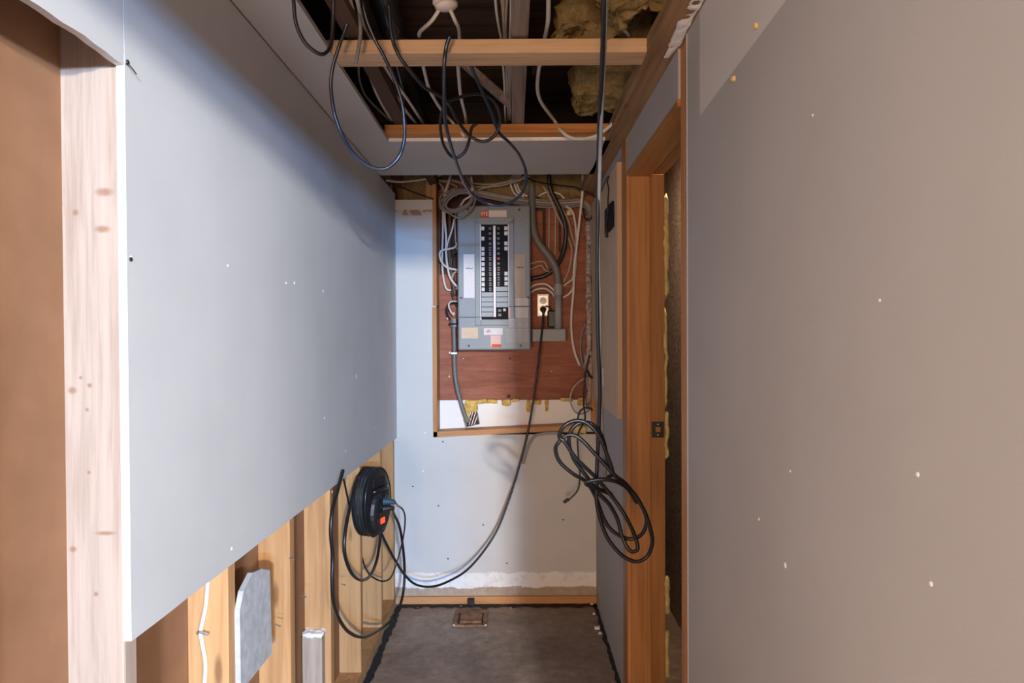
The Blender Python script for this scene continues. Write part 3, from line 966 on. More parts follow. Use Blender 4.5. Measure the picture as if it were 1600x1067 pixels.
obj('case', bx(lx(855, 3.57), lx(868, 3.57), 3.56, YP, lz(512, 3.57), lz(485, 3.57)), 'black_plastic', ad, bevel=0.008)
obj('lead', MB().tube(seg(Yp, [(861, 487), (858, 480), (852, 478)], 3.575), 0.004, 8), 'black_plastic', ad, smooth=True)

# armoured ground conduit left of the panel
gc = root('armoured_conduit', (lx(712, 3.58), YP, lz(660, 3.58)), 'thin grey conduit with clamps running down the red board', 'conduit')
obj('pipe', MB().tube(seg(Yp, [(709, 508), (710, 540), (710, 565), (711, 585), (714, 605), (719, 625), (726, 648), (732, 660)], 3.585), 0.0115, 10, 8), 'pvc_grey', gc, smooth=True)
obj('connector', MB().tube(seg(Yp, [(708.5, 498), (709, 511)], 3.585), 0.019, 8, smooth_path=False), 'galvanised', gc)
obj('lock_ring', MB().tube(seg(Yp, [(708.8, 505), (708.9, 507.5)], 3.585), 0.026, 8, smooth_path=False), 'dark_steel', gc)
for (a, b_) in ((699.5, 497.5), (709, 490), (703, 551)):
    obj('clamp_screw', MB().lathe(Yp(a, b_, 3.60), (0, -1, 0), [(0, 0.006), (0.006, 0.007), (0.009, 0.004)], 10), 'ivory', gc)
obj('strap', bx(lx(703, 3.57), lx(714, 3.57), 3.57, 3.60, lz(553.5, 3.57), lz(549.5, 3.57)), 'galvanised', gc, bevel=0.003)
sm = MB()
for (a, b_, c, d) in ((736, 634, 743, 630), (743, 630, 749, 662), (728, 667, 749, 662), (724, 650, 728, 667), (726, 650, 736, 634),
                      (733, 664, 741, 636), (737, 664, 744, 641), (741, 663, 746, 649), (730, 660, 737, 640)):
    sm.tube(seg(Yp, [(a, b_), (c, d)], 3.598), 0.0024, 5, smooth_path=False)
mr = root('metal_lath', tuple(Yp(737, 667, 3.60)), 'ribbed scrap of metal lath on the white strip by the conduit end', 'metal scrap')
obj('sheet', MB().prism(seg(Yp, [(727, 650), (737, 634), (742, 631), (748, 662), (729, 667)], 3.603), (0, 0.003, 0)), 'rust_and_shade', mr)
obj('ribs', sm, 'galvanised', mr)

# ------------------------------------------------------------------ cables
NC = {'black': 'cable_black', 'white': 'cable_white', 'grey': 'cable_grey', 'tan': 'cable_tan', 'blue': 'cable_blueblack', 'copper': 'cable_copper'}


def cable(label, pts, r, mat, group=None, sides=8, sub=6, name='cable', cat='cable'):
    return obj(name, MB().tube(pts, r, sides, sub), NC.get(mat, mat), smooth=True, label=label, cat=cat, group=group)


# joist-bay bundle on the left, running into the depth above the ceiling line
G1 = 'pale cables bundled in the dark joist bay'
NTH = ['first', 'second', 'third', 'fourth', 'fifth']
T1 = 'pale joist-bay cable over both furring strips, %s from the ceiling strip'
for i, pts in enumerate(([(518, -25), (533, 36), (549, 63), (572, 104), (590, 150), (606, 178), (618, 194)],
                         [(529, -25), (545, 40), (557, 62), (582, 104), (595, 140), (610, 170), (630, 193)],
                         [(535, -25), (550, 32), (566, 62), (590, 104), (608, 145), (624, 170), (641, 193)],
                         [(541, -25), (553, 22), (571, 62), (594, 104), (612, 140), (632, 170), (650, 193)],
                         [(553, -25), (566, 35), (579, 62), (601, 104), (615, 125), (640, 160), (662, 194)])):
    cable(T1 % NTH[i], seg(Zp, pts, ZC + 0.075 + 0.006 * (i % 3)), 0.0052, 'cable_white' if i != 2 else 'cable_tan', G1)
cable('thin dull grey cable curving along the edge of the ceiling strip', seg(Zp, [(560, 92), (561, 122), (570, 148), (588, 168), (614, 192)], ZC + 0.07), 0.0042, 'grey')
cable('dark blue cable lying beside the pale bundle', seg(Zp, [(590, -20), (604, 30), (612, 60), (620, 104), (630, 145), (632, 192)], ZC + 0.09), 0.004, 'blue')
cable('dark pipe running in the joist bay beside the pale bundle', seg(Zp, [(583, -70), (606, 20), (622, 90), (640, 150), (655, 196)], ZC + 0.19), 0.040, 'black_plastic', None, 14, name='pipe', cat='pipe')
cable('thin reddish wire beside the dark pipe', seg(Zp, [(600, 8), (608, 22), (618, 38), (624, 50)], ZC + 0.10), 0.0022, 'copper')
G2 = 'thin pale wires hugging the middle joist'
for i, pts in enumerate(([(773, -15), (776, 20), (780, 45), (783, 62), (786, 100), (788, 130), (789, 165), (790, 194)],
                         [(782, -15), (786, 20), (788, 62), (791, 100), (792, 140), (795, 194)],
                         [(788, -15), (787, 20), (790, 62), (795, 110), (794, 140), (797, 194)],
                         [(794, -15), (791, 18), (791, 62), (797, 104), (797, 150), (799, 194)],
                         [(799, -15), (798, 30), (797, 62), (800, 104), (801, 150), (802, 194)])):
    cable('thin pale wire, %s from the middle joist it runs beside' % NTH[4 - i], seg(Zp, pts, ZC + 0.085), 0.0034, 'cable_white' if i in (0, 4) else 'cable_tan', G2)
cable('white cable bent over the furring strip towards the dark wires', seg(Zp, [(659, 92), (664, 115), (672, 142), (690, 172), (706, 190)], ZC + 0.075) + d3([(725, 212, 2.49)]), 0.0055, 'white')
cable('white cable dropping straight between the two furring strips', seg(Zp, [(715, 90), (717, 120), (720, 150), (727, 180), (729, 196)], ZC + 0.075), 0.0058, 'white')
cable('pale drooping cable looped from furring strip to top plate', seg(Zp, [(845, 92), (841, 115), (840, 140), (846, 160), (866, 188)], ZC + 0.075)
      + d3([(876, 203, 2.49), (890, 214, 2.47), (910, 217, 2.46), (935, 210, 2.45), (962, 188, 2.40), (982, 158, 2.30), (991, 130, 2.15), (995, 106, 2.0), (996, 92, 1.95)]), 0.0062, 'white')
cable('white cable hanging behind the front furring strip near the joist', seg(Zp, [(857, -30), (857, 10), (856, 35), (851, 62), (848, 80)], ZC + 0.075), 0.0058, 'white')
cable('pale cable entering the yellow insulation', seg(Zp, [(947, -20), (950, 10), (957, 28), (970, 40), (984, 58)], ZC + 0.06), 0.0050, 'white')
# round white box with its two cables
bxr = root('junction_box', tuple(Zp(695, 5, ZC + 0.10)), 'round white plastic box with two cables hanging between the joists', 'junction box')
cb = Zp(694, 2, ZC + 0.12)
obj('body', MB().lathe(cb, (0.05, 0.1, -1), [(-0.06, 0.026), (0.0, 0.029), (0.004, 0.030), (0.012, 0.024)], 20), 'white_plastic', bxr, smooth=True)
obj('lid', MB().lathe(cb + Vector((0.004, 0, 0.002)), (0.12, 0.1, -1), [(0.008, 0.030), (0.016, 0.029), (0.022, 0.020), (0.024, 0.006)], 20), 'white_plastic', bxr, smooth=True)
obj('cord', MB().tube([cb + Vector((-0.006, 0, -0.01))] + seg(Zp, [(675, 32), (657, 49), (655, 56)], ZC + 0.085), 0.0052, 8), 'cable_white', bxr, smooth=True)
obj('cord', MB().tube([cb + Vector((0.010, 0, -0.01))] + seg(Zp, [(711, 32), (717, 46), (718, 66)], ZC + 0.085), 0.0050, 8), 'cable_white', bxr, smooth=True)

# black loops hanging out of the ceiling
cable('black cable loop hanging over the ceiling strip ahead of the furring', d3([(455, -50, 1.40), (459, 5, 1.41), (463, 38, 1.42), (476, 66, 1.43), (494, 82, 1.44), (507, 84, 1.45), (517, 70, 1.46), (520, 40, 1.46), (521, 5, 1.45), (522, -50, 1.42)]), 0.0040, 'black')
cable('long black cable loop drooping below the ceiling seam', d3([(556, -40, 1.66), (551, 5, 1.68), (543, 35, 1.70), (530, 72, 1.71), (520, 105, 1.72), (517, 135, 1.73), (522, 175, 1.74), (535, 212, 1.75), (555, 243, 1.75), (580, 261, 1.75),
                                                        (603, 263, 1.75), (622, 247, 1.75), (631, 222, 1.75), (632, 195, 1.74), (628, 160, 1.73), (617, 125, 1.72), (600, 88, 1.71), (586, 62, 1.70), (570, 20, 1.68), (562, -40, 1.66)]), 0.0046, 'blue')
cable('cut grey cable end dangling across the front furring strip', d3([(558, -30, 1.70), (561, 20, 1.71), (563, 55, 1.72), (556, 99, 1.72)]), 0.0050, 'grey')
cable('black cable tangled in a ring with a tail down to the panel', d3([(607, 5, 1.68), (612, 55, 1.72), (622, 84, 1.73), (640, 110, 1.75), (665, 137, 1.80), (697, 157, 1.90), (716, 190, 2.00), (735, 213, 2.05), (755, 221, 2.05), (772, 213, 2.05),
                                                                      (780, 196, 2.04), (781, 180, 2.02), (774, 162, 2.00), (760, 150, 1.98), (742, 147, 1.96), (722, 151, 1.94), (700, 160, 1.92), (690, 178, 1.95), (688, 200, 2.0),
                                                                      (693, 226, 2.05), (704, 243, 2.1), (715, 246, 2.1), (727, 236, 2.1), (734, 216, 2.1), (737, 200, 2.1), (745, 193, 2.1)]), 0.0048, 'black')
cable('blue-black cable swagged in front of the panel top', d3([(703, 55, 1.72), (697, 75, 1.73), (694, 104, 1.74), (694, 150, 1.78), (696, 190, 1.85), (704, 225, 1.95), (716, 262, 2.1), (725, 285, 2.25), (738, 303, 2.4), (758, 316, 2.45), (780, 321, 2.45),
                                                           (800, 315, 2.42), (815, 302, 2.38), (822, 282, 2.34), (820, 262, 2.3), (810, 240, 2.2), (795, 222, 2.12), (779, 206, 2.08), (768, 175, 2.02), (752, 140, 1.95), (738, 108, 1.90), (728, 80, 1.88)]), 0.0052, 'blue')
cable('long grey-black cable hanging from the ceiling beside the top plate', d3([(942, -40, 1.42), (943, 20, 1.46), (941, 100, 1.56), (937, 180, 1.66), (935, 260, 1.76), (934, 340, 1.80), (933, 430, 1.84), (934, 520, 1.87), (937, 600, 1.90), (936, 655, 1.92), (933, 720, 1.93), (932, 752, 1.93)]), 0.0055, 'cable_black')
cable('second hanging cable twined with the long one down to the coil', d3([(946, -40, 1.43), (946, 30, 1.48), (943, 110, 1.58), (939, 200, 1.68), (936, 300, 1.78), (935, 380, 1.82), (937, 470, 1.86), (938, 560, 1.89), (939, 640, 1.92), (943, 700, 1.94), (946, 752, 1.95)]), 0.0048, 'cable_grey')

# coil of black cable hung beside the door
coil = d3([(932, 750, 1.93), (933, 790, 1.94), (945, 832, 1.95), (962, 858, 1.95), (980, 873, 1.95), (997, 877, 1.95), (1012, 868, 1.95), (1019, 848, 1.94), (1016, 826, 1.93), (1005, 795, 1.92), (985, 765, 1.91), (960, 742, 1.90), (935, 715, 1.90),
           (905, 684, 1.90), (886, 680, 1.90), (872, 692, 1.90), (868, 704, 1.91), (875, 722, 1.92), (895, 740, 1.93), (915, 752, 1.95), (930, 775, 1.97), (944, 812, 1.98), (960, 832, 1.98), (985, 842, 1.98), (1003, 834, 1.97), (1010, 812, 1.96),
           (1000, 785, 1.95), (978, 756, 1.94), (955, 738, 1.93), (948, 712, 1.92), (941, 684, 1.91), (926, 663, 1.90), (905, 661, 1.90), (892, 673, 1.90), (889, 692, 1.91), (897, 718, 1.92), (915, 742, 1.93), (935, 770, 1.94), (952, 788, 1.95),
           (965, 812, 1.96), (972, 838, 1.96), (984, 860, 1.95), (996, 858, 1.94), (992, 838, 1.94), (978, 808, 1.93), (958, 778, 1.93), (930, 745, 1.92), (900, 716, 1.90), (882, 690, 1.89), (874, 683, 1.89), (879, 668, 1.88), (895, 658, 1.88),
           (915, 660, 1.88), (935, 680, 1.88), (950, 715, 1.89), (957, 738, 1.90), (950, 746, 1.92)])
cr = root('cable_coil', tuple(Yp(997, 877, 1.95)), 'coil of black cable bound in the middle, hanging beside the door frame', 'cable')
obj('loops', MB().tube(coil, 0.0058, 8, 6), 'cable_black', cr, smooth=True)
obj('binding_turn', MB().tube(d3([(955, 772, 1.96), (935, 764, 1.90), (917, 757, 1.87), (919, 752, 1.86), (940, 749, 1.86), (962, 752, 1.87), (980, 763, 1.90), (995, 785, 1.93)]), 0.0058, 8), 'cable_black', cr, smooth=True)

# thin lead with a small plug, hanging from the corner bundle
tl = root('thin_lead', tuple(Yp(884, 783, 3.3)), 'thin black lead with a small plug dangling by the back wall', 'cable')
obj('lead', MB().tube(d3([(921, 555, 3.46), (914, 590, 3.44), (912, 630, 3.42), (914, 655, 3.40), (903, 680, 3.38), (904, 715, 3.36), (906, 745, 3.35), (903, 765, 3.34), (893, 777, 3.34), (888, 781, 3.34)]), 0.0042, 7), 'cable_black', tl, smooth=True)
obj('plug', MB().tube(d3([(889, 780, 3.34), (885, 782, 3.34), (881, 785, 3.34)]), 0.0085, 8), 'black_plastic', tl, smooth=True)
cable('small black cable arch above the hanging coil', d3([(902, 662, 3.30), (905, 645, 3.30), (912, 638, 3.30), (920, 637, 3.30), (926, 641, 3.30)]), 0.0045, 'black')
cable('thin grey wire looping out over the white strip', d3([(920, 589, 3.50), (908, 594, 3.48), (896, 606, 3.47), (891, 622, 3.47), (895, 638, 3.47), (903, 646, 3.47), (914, 645, 3.48), (924, 638, 3.50)]), 0.0045, 'cable_tan')
cable('grey flat cable bent down over the back wall below the frame board', d3([(878, 678, 3.495), (862, 676, 3.495), (845, 678, 3.495), (835, 682, 3.495), (827, 694, 3.50), (822, 707, 3.505), (817, 724, 3.508)]), 0.0075, 'pvc_blue', None, 8)

# cables in the panel recess
c_ = cable
c_('white cable crossing above the bare drywall top edge', d3([(604, 282, 3.30), (625, 284, 3.40), (650, 282, 3.46), (672, 278, 3.48), (690, 273, 3.5)]), 0.0052, 'white')
c_('thin black wire tied across the corner above the drywall', d3([(608, 286, 3.38), (628, 293, 3.46), (650, 302, 3.50), (668, 308, 3.50), (684, 313, 3.52)]), 0.0040, 'black')
c_('bright white wire dropping through the coil past the panel edge', d3([(704, 274, 3.50), (700, 288, 3.49), (696, 300, 3.48), (694, 320, 3.48), (695, 345, 3.52), (697, 370, 3.55), (697, 395, 3.56), (699, 415, 3.57), (704, 435, 3.58), (716, 450, 3.58)]), 0.0062, 'white')
c_('white wire straight down along the frame board', d3([(692, 325, 3.54), (692, 360, 3.56), (691, 395, 3.58), (691, 415, 3.59), (694, 440, 3.60), (700, 453, 3.60), (716, 451, 3.60)]), 0.0056, 'white')
c_('white wire slanting from the panel corner to the frame board', d3([(710, 342, 3.53), (706, 360, 3.54), (700, 378, 3.55), (697, 392, 3.56)]), 0.0050, 'white')
c_('white wire bowed out towards the frame board and back into the panel', d3([(714, 380, 3.57), (711, 386, 3.56), (702, 389, 3.55), (691, 391, 3.55), (687, 397, 3.55), (690, 409, 3.56), (699, 418, 3.57), (716, 422, 3.58)]), 0.0058, 'white')
c_('short tan wire arching into the panel flank', d3([(716, 424, 3.59), (709, 427, 3.58), (706, 436, 3.58)]), 0.0055, 'tan')
c_('dark wires behind the white ones beside the panel', d3([(702, 335, 3.60), (703, 365, 3.60), (702, 395, 3.60), (706, 430, 3.60), (711, 462, 3.60)]), 0.013, 'cable_copper')
c_('black wire curled at the panel flank', d3([(716, 395, 3.60), (708, 400, 3.59), (705, 412, 3.59), (708, 424, 3.59)]), 0.005, 'black')
c_('thin tan wire close to the upper panel flank', d3([(713, 330, 3.56), (711, 350, 3.58), (712, 375, 3.59), (714, 390, 3.59)]), 0.0048, 'tan')
c_('black bare wire looping to the conduit connector', d3([(715, 474, 3.59), (703, 474, 3.57), (698, 482, 3.56), (700, 494, 3.57), (706, 501, 3.58)]), 0.0048, 'black')
c_('white bare wire looping to the conduit connector', d3([(716, 471, 3.59), (706, 471, 3.56), (701, 476, 3.55), (704, 486, 3.55), (709, 493, 3.56)]), 0.0042, 'white')
# grey coil beside the panel top
lp = []
for k in range(3):
    a0 = 26 - k * 3
    for i in range(12):
        a = 2 * PI * i / 12
        lp.append(Yp(714 + k * 1.5 + math.cos(a) * a0 - math.sin(a) * 3, 314 + math.sin(a) * (17 - k * 2.2) - math.cos(a) * 5, 3.47 - 0.008 * k))
c_('coil of grey cable hung at the top corner of the panel', lp, 0.0056, 'grey')
c_('single grey loop sagging below the grey coil', d3([(729, 275, 3.45), (738, 290, 3.44), (743, 304, 3.44), (741, 318, 3.44), (733, 331, 3.44), (720, 340, 3.44), (708, 337, 3.44), (694, 327, 3.45), (687, 317, 3.46), (690, 305, 3.47), (704, 298, 3.48)]), 0.0050, 'grey')
c_('pale cable threaded through the grey coil', d3([(736, 276, 3.46), (738, 292, 3.46), (735, 306, 3.46), (726, 312, 3.47), (719, 322, 3.49)]), 0.0052, 'white')
for i in range(4):
    o_ = i * 3.6
    c_('bundled cable over the panel turning down the corner, %s from the top' % NTH[i], d3([(704, 296 + o_ * 0.5, 3.52), (740, 297 + o_ * 0.7, 3.55), (790, 306 + o_ * 0.8, 3.56), (840, 312 + o_, 3.57), (885, 313 + o_, 3.57), (908, 312 + o_ * 0.9, 3.55),
                                                                      (921 - o_ * 0.2, 320 + o_, 3.53), (928 - o_ * 0.5, 345 + o_, 3.51), (931 - o_ * 0.55, 400, 3.49), (932 - o_ * 0.5, 480, 3.49), (934 - o_ * 0.55, 560, 3.49), (935 - o_ * 0.5, 640 - i * 16, 3.49)]),
       0.0058, 'grey' if i != 1 else 'cable_tan', 'grey cables over the panel')
for i, pts in enumerate(([(738, 286), (765, 288), (795, 283), (822, 274)], [(742, 292), (775, 291), (800, 285), (828, 275)], [(745, 297), (770, 290), (800, 281), (812, 275)])):
    c_('tan cable fanning up above the panel, ' + ('topmost', 'lowest', 'steepest')[i] + ' of three', d3([(a, b_, 3.54 - 0.05 * j) for j, (a, b_) in enumerate(pts)]), 0.0052, 'tan', 'tan cables above the panel')
for i, pts in enumerate(([(672, 276), (690, 282), (712, 284), (728, 290)], [(678, 281), (700, 285), (715, 292)], [(684, 284), (692, 292), (694, 304)])):
    c_('tan cable spreading from the wooden stub, ' + ('longest', 'middle-length', 'steepest')[i] + ' of three', d3([(a, b_, 3.56) for a, b_ in pts]), 0.0050, 'tan', 'tan cables by the wooden stub')
for i, (dx, dy) in enumerate(((0, 0), (6, -1), (10, -2))):
    c_('pale wire arching down to the conduit top, %s from the conduit' % NTH[2 - i], d3([(799 + dx, 275, 3.50), (798 + dx, 288 + dy, 3.51), (803 + dx, 301 + dy, 3.52), (812 + dx * 1.2, 309 + dy, 3.53)]), 0.0050, 'white', 'pale wires at the conduit top')
c_('thick black cable sweeping down beside the conduit into the panel', d3([(857, 270, 3.48), (860, 295, 3.49), (869, 315, 3.50), (879, 337, 3.51), (884, 360, 3.52), (882, 385, 3.53), (876, 404, 3.55), (866, 420, 3.58), (850, 431, 3.59), (828, 436, 3.60)]), 0.0115, 'black', None, 10)
c_('thin black wire sagging over the cables to the corner', d3([(822, 277, 3.30), (840, 284, 3.36), (870, 289, 3.42), (900, 293, 3.46), (918, 301, 3.48), (930, 308, 3.49)]), 0.0036, 'black')
c_('bright white cable curving down the red board beside the corner', d3([(911, 270, 3.46), (910, 300, 3.48), (906, 340, 3.50), (901, 385, 3.54), (897, 420, 3.57), (896, 455, 3.59), (893, 490, 3.59), (893, 520, 3.59), (898, 550, 3.59), (906, 571, 3.59)]), 0.0068, 'white')
c_('second white cable beside the bright one, bending towards the panel', d3([(884, 322, 3.52), (894, 330, 3.53), (899, 350, 3.55), (901, 385, 3.57), (899, 420, 3.59), (896, 446, 3.60), (890, 458, 3.60), (880, 465, 3.60)]), 0.0058, 'white')
c_('tan cable crossing behind the thick black one to the red board', d3([(848, 290, 3.53), (858, 306, 3.54), (868, 330, 3.55), (880, 355, 3.56), (892, 382, 3.58), (893, 400, 3.60), (888, 425, 3.605), (880, 441, 3.605)]), 0.0052, 'tan')
c_('pale cable slanting past the foam tuft', d3([(878, 325, 3.56), (888, 345, 3.57), (893, 365, 3.58), (899, 385, 3.59), (901, 400, 3.60)]), 0.0048, 'tan')
for xx in (858, 868):
    c_('straight pale wire standing on the red board, ' + ('nearer' if xx == 858 else 'farther from') + ' the conduit', d3([(xx, 318, 3.60), (xx, 350, 3.605), (xx - 0.5, 398, 3.605)]), 0.0045, 'tan', 'straight wires on the red board')
c_('pale wire arching from the panel flank over the outlet', d3([(828, 449, 3.60), (840, 444, 3.58), (853, 444, 3.57), (863, 451, 3.57), (866, 455, 3.585)]), 0.0056, 'white')
c_('lower pale wire arching from the panel flank to the conduit', d3([(828, 458, 3.60), (838, 452, 3.58), (852, 451, 3.57), (862, 457, 3.58), (867, 464, 3.59)]), 0.0056, 'white')
c_('pale wire bent from the conduit back to the white cables', d3([(880, 447, 3.605), (888, 441, 3.60), (894, 436, 3.595), (897, 425, 3.59)]), 0.0046, 'white')
c_('pale hooked wire at the panel flank behind the conduit', d3([(828, 421, 3.60), (838, 417, 3.58), (846, 415, 3.57), (851, 421, 3.57), (857, 424, 3.58), (862, 421, 3.59)]), 0.0046, 'tan')
c_('pale wire knotted beside the conduit bend', d3([(829, 412, 3.60), (845, 408, 3.58), (852, 411, 3.575), (856, 420, 3.58)]), 0.0046, 'tan')
c_('grey wire branching off the mottled strip', d3([(916, 504, 3.55), (909, 520, 3.56), (907, 545, 3.57), (910, 568, 3.57), (916, 578, 3.56)]), 0.0046, 'cable_grey')
c_('small black wire ring at the top of the mottled strip', d3([(911, 325, 3.50), (913, 338, 3.49), (919, 344, 3.48), (925, 338, 3.48), (926, 326, 3.49)]), 0.0042, 'black')
c_('black tie hanging at the foot of the mottled strip', d3([(918, 580, 3.50), (922, 588, 3.48), (929, 591, 3.47), (934, 588, 3.47)]), 0.0055, 'black')
c_('tan cable sagging from the gap into the grey coil', d3([(706, 280, 3.52), (722, 286, 3.50), (735, 296, 3.49), (742, 306, 3.49)]), 0.0046, 'tan')
c_('tan cable lying along the panel top behind the grey bundle', d3([(738, 312, 3.58), (770, 300, 3.585), (800, 294, 3.585), (822, 298, 3.585), (845, 304, 3.585)]), 0.0048, 'tan')
c_('pale cable rising from the grey bundle beside the thick black one', d3([(842, 306, 3.56), (855, 300, 3.54), (872, 302, 3.54), (882, 310, 3.54)]), 0.0046, 'white')
c_('grey wire ring hanging at the corner end of the bundle', d3([(912, 316, 3.52), (909, 328, 3.51), (913, 338, 3.50), (921, 336, 3.50), (923, 324, 3.51), (918, 316, 3.52)]), 0.0042, 'grey')
c_('grey cable running straight down the corner behind the hanging ones', d3([(926, 330, 3.50), (930, 380, 3.49), (931, 450, 3.485), (932, 540, 3.485), (933, 600, 3.485), (934, 650, 3.485)]), 0.0060, 'grey')
c_('dark wire curving over the panel flank to the conduit connector', d3([(712, 440, 3.60), (706, 455, 3.59), (710, 470, 3.59), (715, 480, 3.59)]), 0.0050, 'black')
ms = MB().tube(seg(Yp, [(920, 345), (920, 400), (920, 450), (921, 500), (920, 540), (922, 575), (921, 600), (921, 638)], 3.56),
               lambda u: 0.017 + 0.004 * math.sin(u * 40) + (0.012 if 0.6 < u < 0.78 else 0), 10, 10)
for i, p in enumerate(ms.v):
    ms.v[i] = p + noise.noise_vector(p * 45) * 0.006
obj('mottled_strip', ms, 'mottled', smooth=True, label='ragged mottled strip of torn plaster down the corner of the recess', cat='plaster')

# ------------------------------------------------------------------ insulation
G3 = 'yellow insulation'


def batt(label, *a, **k):
    obj('insulation', MB().lump(*a, **k), 'fibreglass', smooth=True, label=label, cat='insulation')


batt('yellow fibreglass batt sagging ahead of the front furring strip', 0.19, 0.425, 1.05, 1.74, ZC + 0.055, ZC + 0.26, res=0.009, amp=0.05, freq=9, seed=2, fluff=0.016)
batt('yellow fibreglass batt behind the front furring strip', 0.215, 0.420, 1.86, 2.49, ZC + 0.055, ZC + 0.26, res=0.009, amp=0.04, freq=9, seed=9, fluff=0.016)
batt('tuft of yellow fibreglass resting on the front furring strip', 0.12, 0.29, 1.74, 1.86, ZC + 0.055, ZC + 0.14, res=0.008, amp=0.03, freq=14, seed=5, fluff=0.014)
batt('yellow fibreglass stuffed above the breaker panel', -0.15, 0.40, 3.56, 3.69, lz(308, 3.56), ZC + 0.2, res=0.011, amp=0.026, freq=13, seed=12, fluff=0.012)
batt('yellow fibreglass above the bare drywall corner', XL + 0.03, -0.43, 3.55, 3.66, lz(316, 3.55), ZC + 0.16, res=0.011, amp=0.012, freq=13, seed=17, fluff=0.010)
obj('foam_tuft', MB().lump(lx(886, 3.57), lx(895, 3.57), 3.56, 3.60, lz(338, 3.57), lz(327, 3.57), 0.008, 0.008, 30, 4), 'foam_pale', smooth=True, label='small yellow foam tuft on the red board', cat='foam')
obj('foam_tuft', MB().lump(lx(893, 3.50), lx(915, 3.50), 3.46, 3.51, lz(677, 3.5), lz(664, 3.5), 0.008, 0.008, 26, 8), 'foam_pale', smooth=True, label='pale foam lump at the end of the lower frame board', cat='foam')

# ------------------------------------------------------------------ plywood sheet on the right wall
ps = root('plywood_sheet', (XR - 0.01, 3.05, 1.067), 'raw plywood sheet fixed to the wall beside the door frame', 'plywood')
obj('face', bx(XR - 0.020, XR - 0.0005, 2.634, 3.50, 1.067, 2.055), 'raw_plywood', ps)
obj('edge_plies', bx(XR - 0.0195, XR - 0.001, 2.632, 2.6345, 1.068, 2.054), 'ply_edge', ps)
obj('stamp', bx(XR - 0.0208, XR - 0.020, 3.06, 3.10, 1.16, 1.24), 'gypsum', ps)
bp = root('bracket_plate', (XR - 0.02, 2.81, 1.80), 'black plate with a dangling lead on the raw plywood', 'plate')
za, zb_ = Xp(960.6, 354, XR - 0.02).z, Xp(960.6, 313, XR - 0.02).z
obj('plate', bx(XR - 0.032, XR - 0.0202, 2.708, 2.915, za, zb_), 'breaker_black', bp, bevel=0.003)
obj('screw', MB().lathe(Vector((XR - 0.032, 2.81, (za + zb_) / 2)), (-1, 0, 0), [(0, 0.004), (0.002, 0.003)], 8), 'steel', bp)
obj('lead', MB().tube(seg(Xp, [(939, 300), (944, 288), (949, 277), (951, 276), (949, 284), (951, 295), (950, 312), (950, 330), (948, 345), (948, 362)], XR - 0.036), 0.0030, 6), 'cable_black', bp, smooth=True)
obj('plug', MB().tube(seg(Xp, [(948, 360), (948, 371)], XR - 0.036), 0.0065, 8, smooth_path=False), 'black_plastic', bp)

# ------------------------------------------------------------------ cord reel on the left studs
XW = -0.6195
cy = 2.73
cz = Yp(574, 783, 2.73).z
R0 = 0.140
rl = root('cord_reel', (XW, cy, cz - R0), 'black plastic cord reel with a lit red switch hung on the studs', 'cord reel')


def oval(x, r, dz=0.0, n=32, flat=None):
    out = []
    for k in range(n):
        a = 2 * PI * k / n
        z = math.sin(a) * r
        if flat is not None and z < flat:
            z = flat
        out.append((x, cy + math.cos(a) * r * 0.74, cz + z + dz))
    return out


def ringloft(rings):
    mb = MB()
    n = len(rings[0])
    vs = [p for r_ in rings for p in r_]
    fs = []
    for i in range(len(rings) - 1):
        for k in range(n):
            k2 = (k + 1) % n
            fs.append((i * n + k, i * n + k2, (i + 1) * n + k2, (i + 1) * n + k))
    fs += [tuple(range(n)), tuple((len(rings) - 1) * n + k for k in range(n))]
    return mb.add(vs, fs)


fl = -0.128
obj('back_flange', ringloft([oval(XW, R0, flat=fl), oval(XW + 0.008, R0, flat=fl), oval(XW + 0.012, R0 - 0.006, flat=fl)]), 'black_gloss', rl, bevel=0.001)
obj('housing', ringloft([oval(XW + 0.011, R0 - 0.006, flat=fl), oval(XW + 0.030, R0 - 0.004, flat=fl), oval(XW + 0.058, R0 - 0.006, flat=fl)]), 'dusty_plastic', rl, bevel=0.002)
for q in (0.024, 0.042):
    rb_ = [Vector(p) for p in oval(XW + q, R0 - 0.003, n=32, flat=fl + 0.002)]
    obj('housing_rib', MB().tube(rb_ + [rb_[0]], 0.003, 6, 2), 'black_plastic', rl, smooth=True)
fp = ringloft([oval(XW + 0.056, R0, flat=fl), oval(XW + 0.066, R0, flat=fl), oval(XW + 0.074, R0 - 0.010, flat=fl + 0.006), oval(XW + 0.078, R0 - 0.030, flat=fl + 0.02)])
fpo = obj('front_flange', fp, 'black_gloss', rl, bevel=0.0015)
rm = [Vector(p) for p in oval(XW + 0.070, R0 - 0.003, n=32, flat=fl + 0.002)]
obj('rim', MB().tube(rm + [rm[0]], 0.005, 8, 2), 'black_gloss', rl, smooth=True)
obj('handle_opening', bx(XW + 0.074, XW + 0.0795, cy - 0.046, cy + 0.046, cz + 0.066, cz + 0.102), 'ink', rl, bevel=0.012)
obj('handle', MB().tube([Vector((XW + 0.078, cy - 0.05, cz + 0.050)), Vector((XW + 0.092, cy - 0.035, cz + 0.054)), Vector((XW + 0.092, cy + 0.035, cz + 0.054)), Vector((XW + 0.078, cy + 0.05, cz + 0.050))], 0.008, 8), 'black_gloss', rl, smooth=True)
hub = [[(x, cy + math.cos(a) * r_ * 0.85, cz - 0.035 + math.sin(a) * r_) for a in [2 * PI * k / 24 for k in range(24)]] for x, r_ in ((XW + 0.076, 0.085), (XW + 0.092, 0.078), (XW + 0.098, 0.066))]
obj('socket_plate', ringloft(hub), 'black_plastic', rl, bevel=0.001)
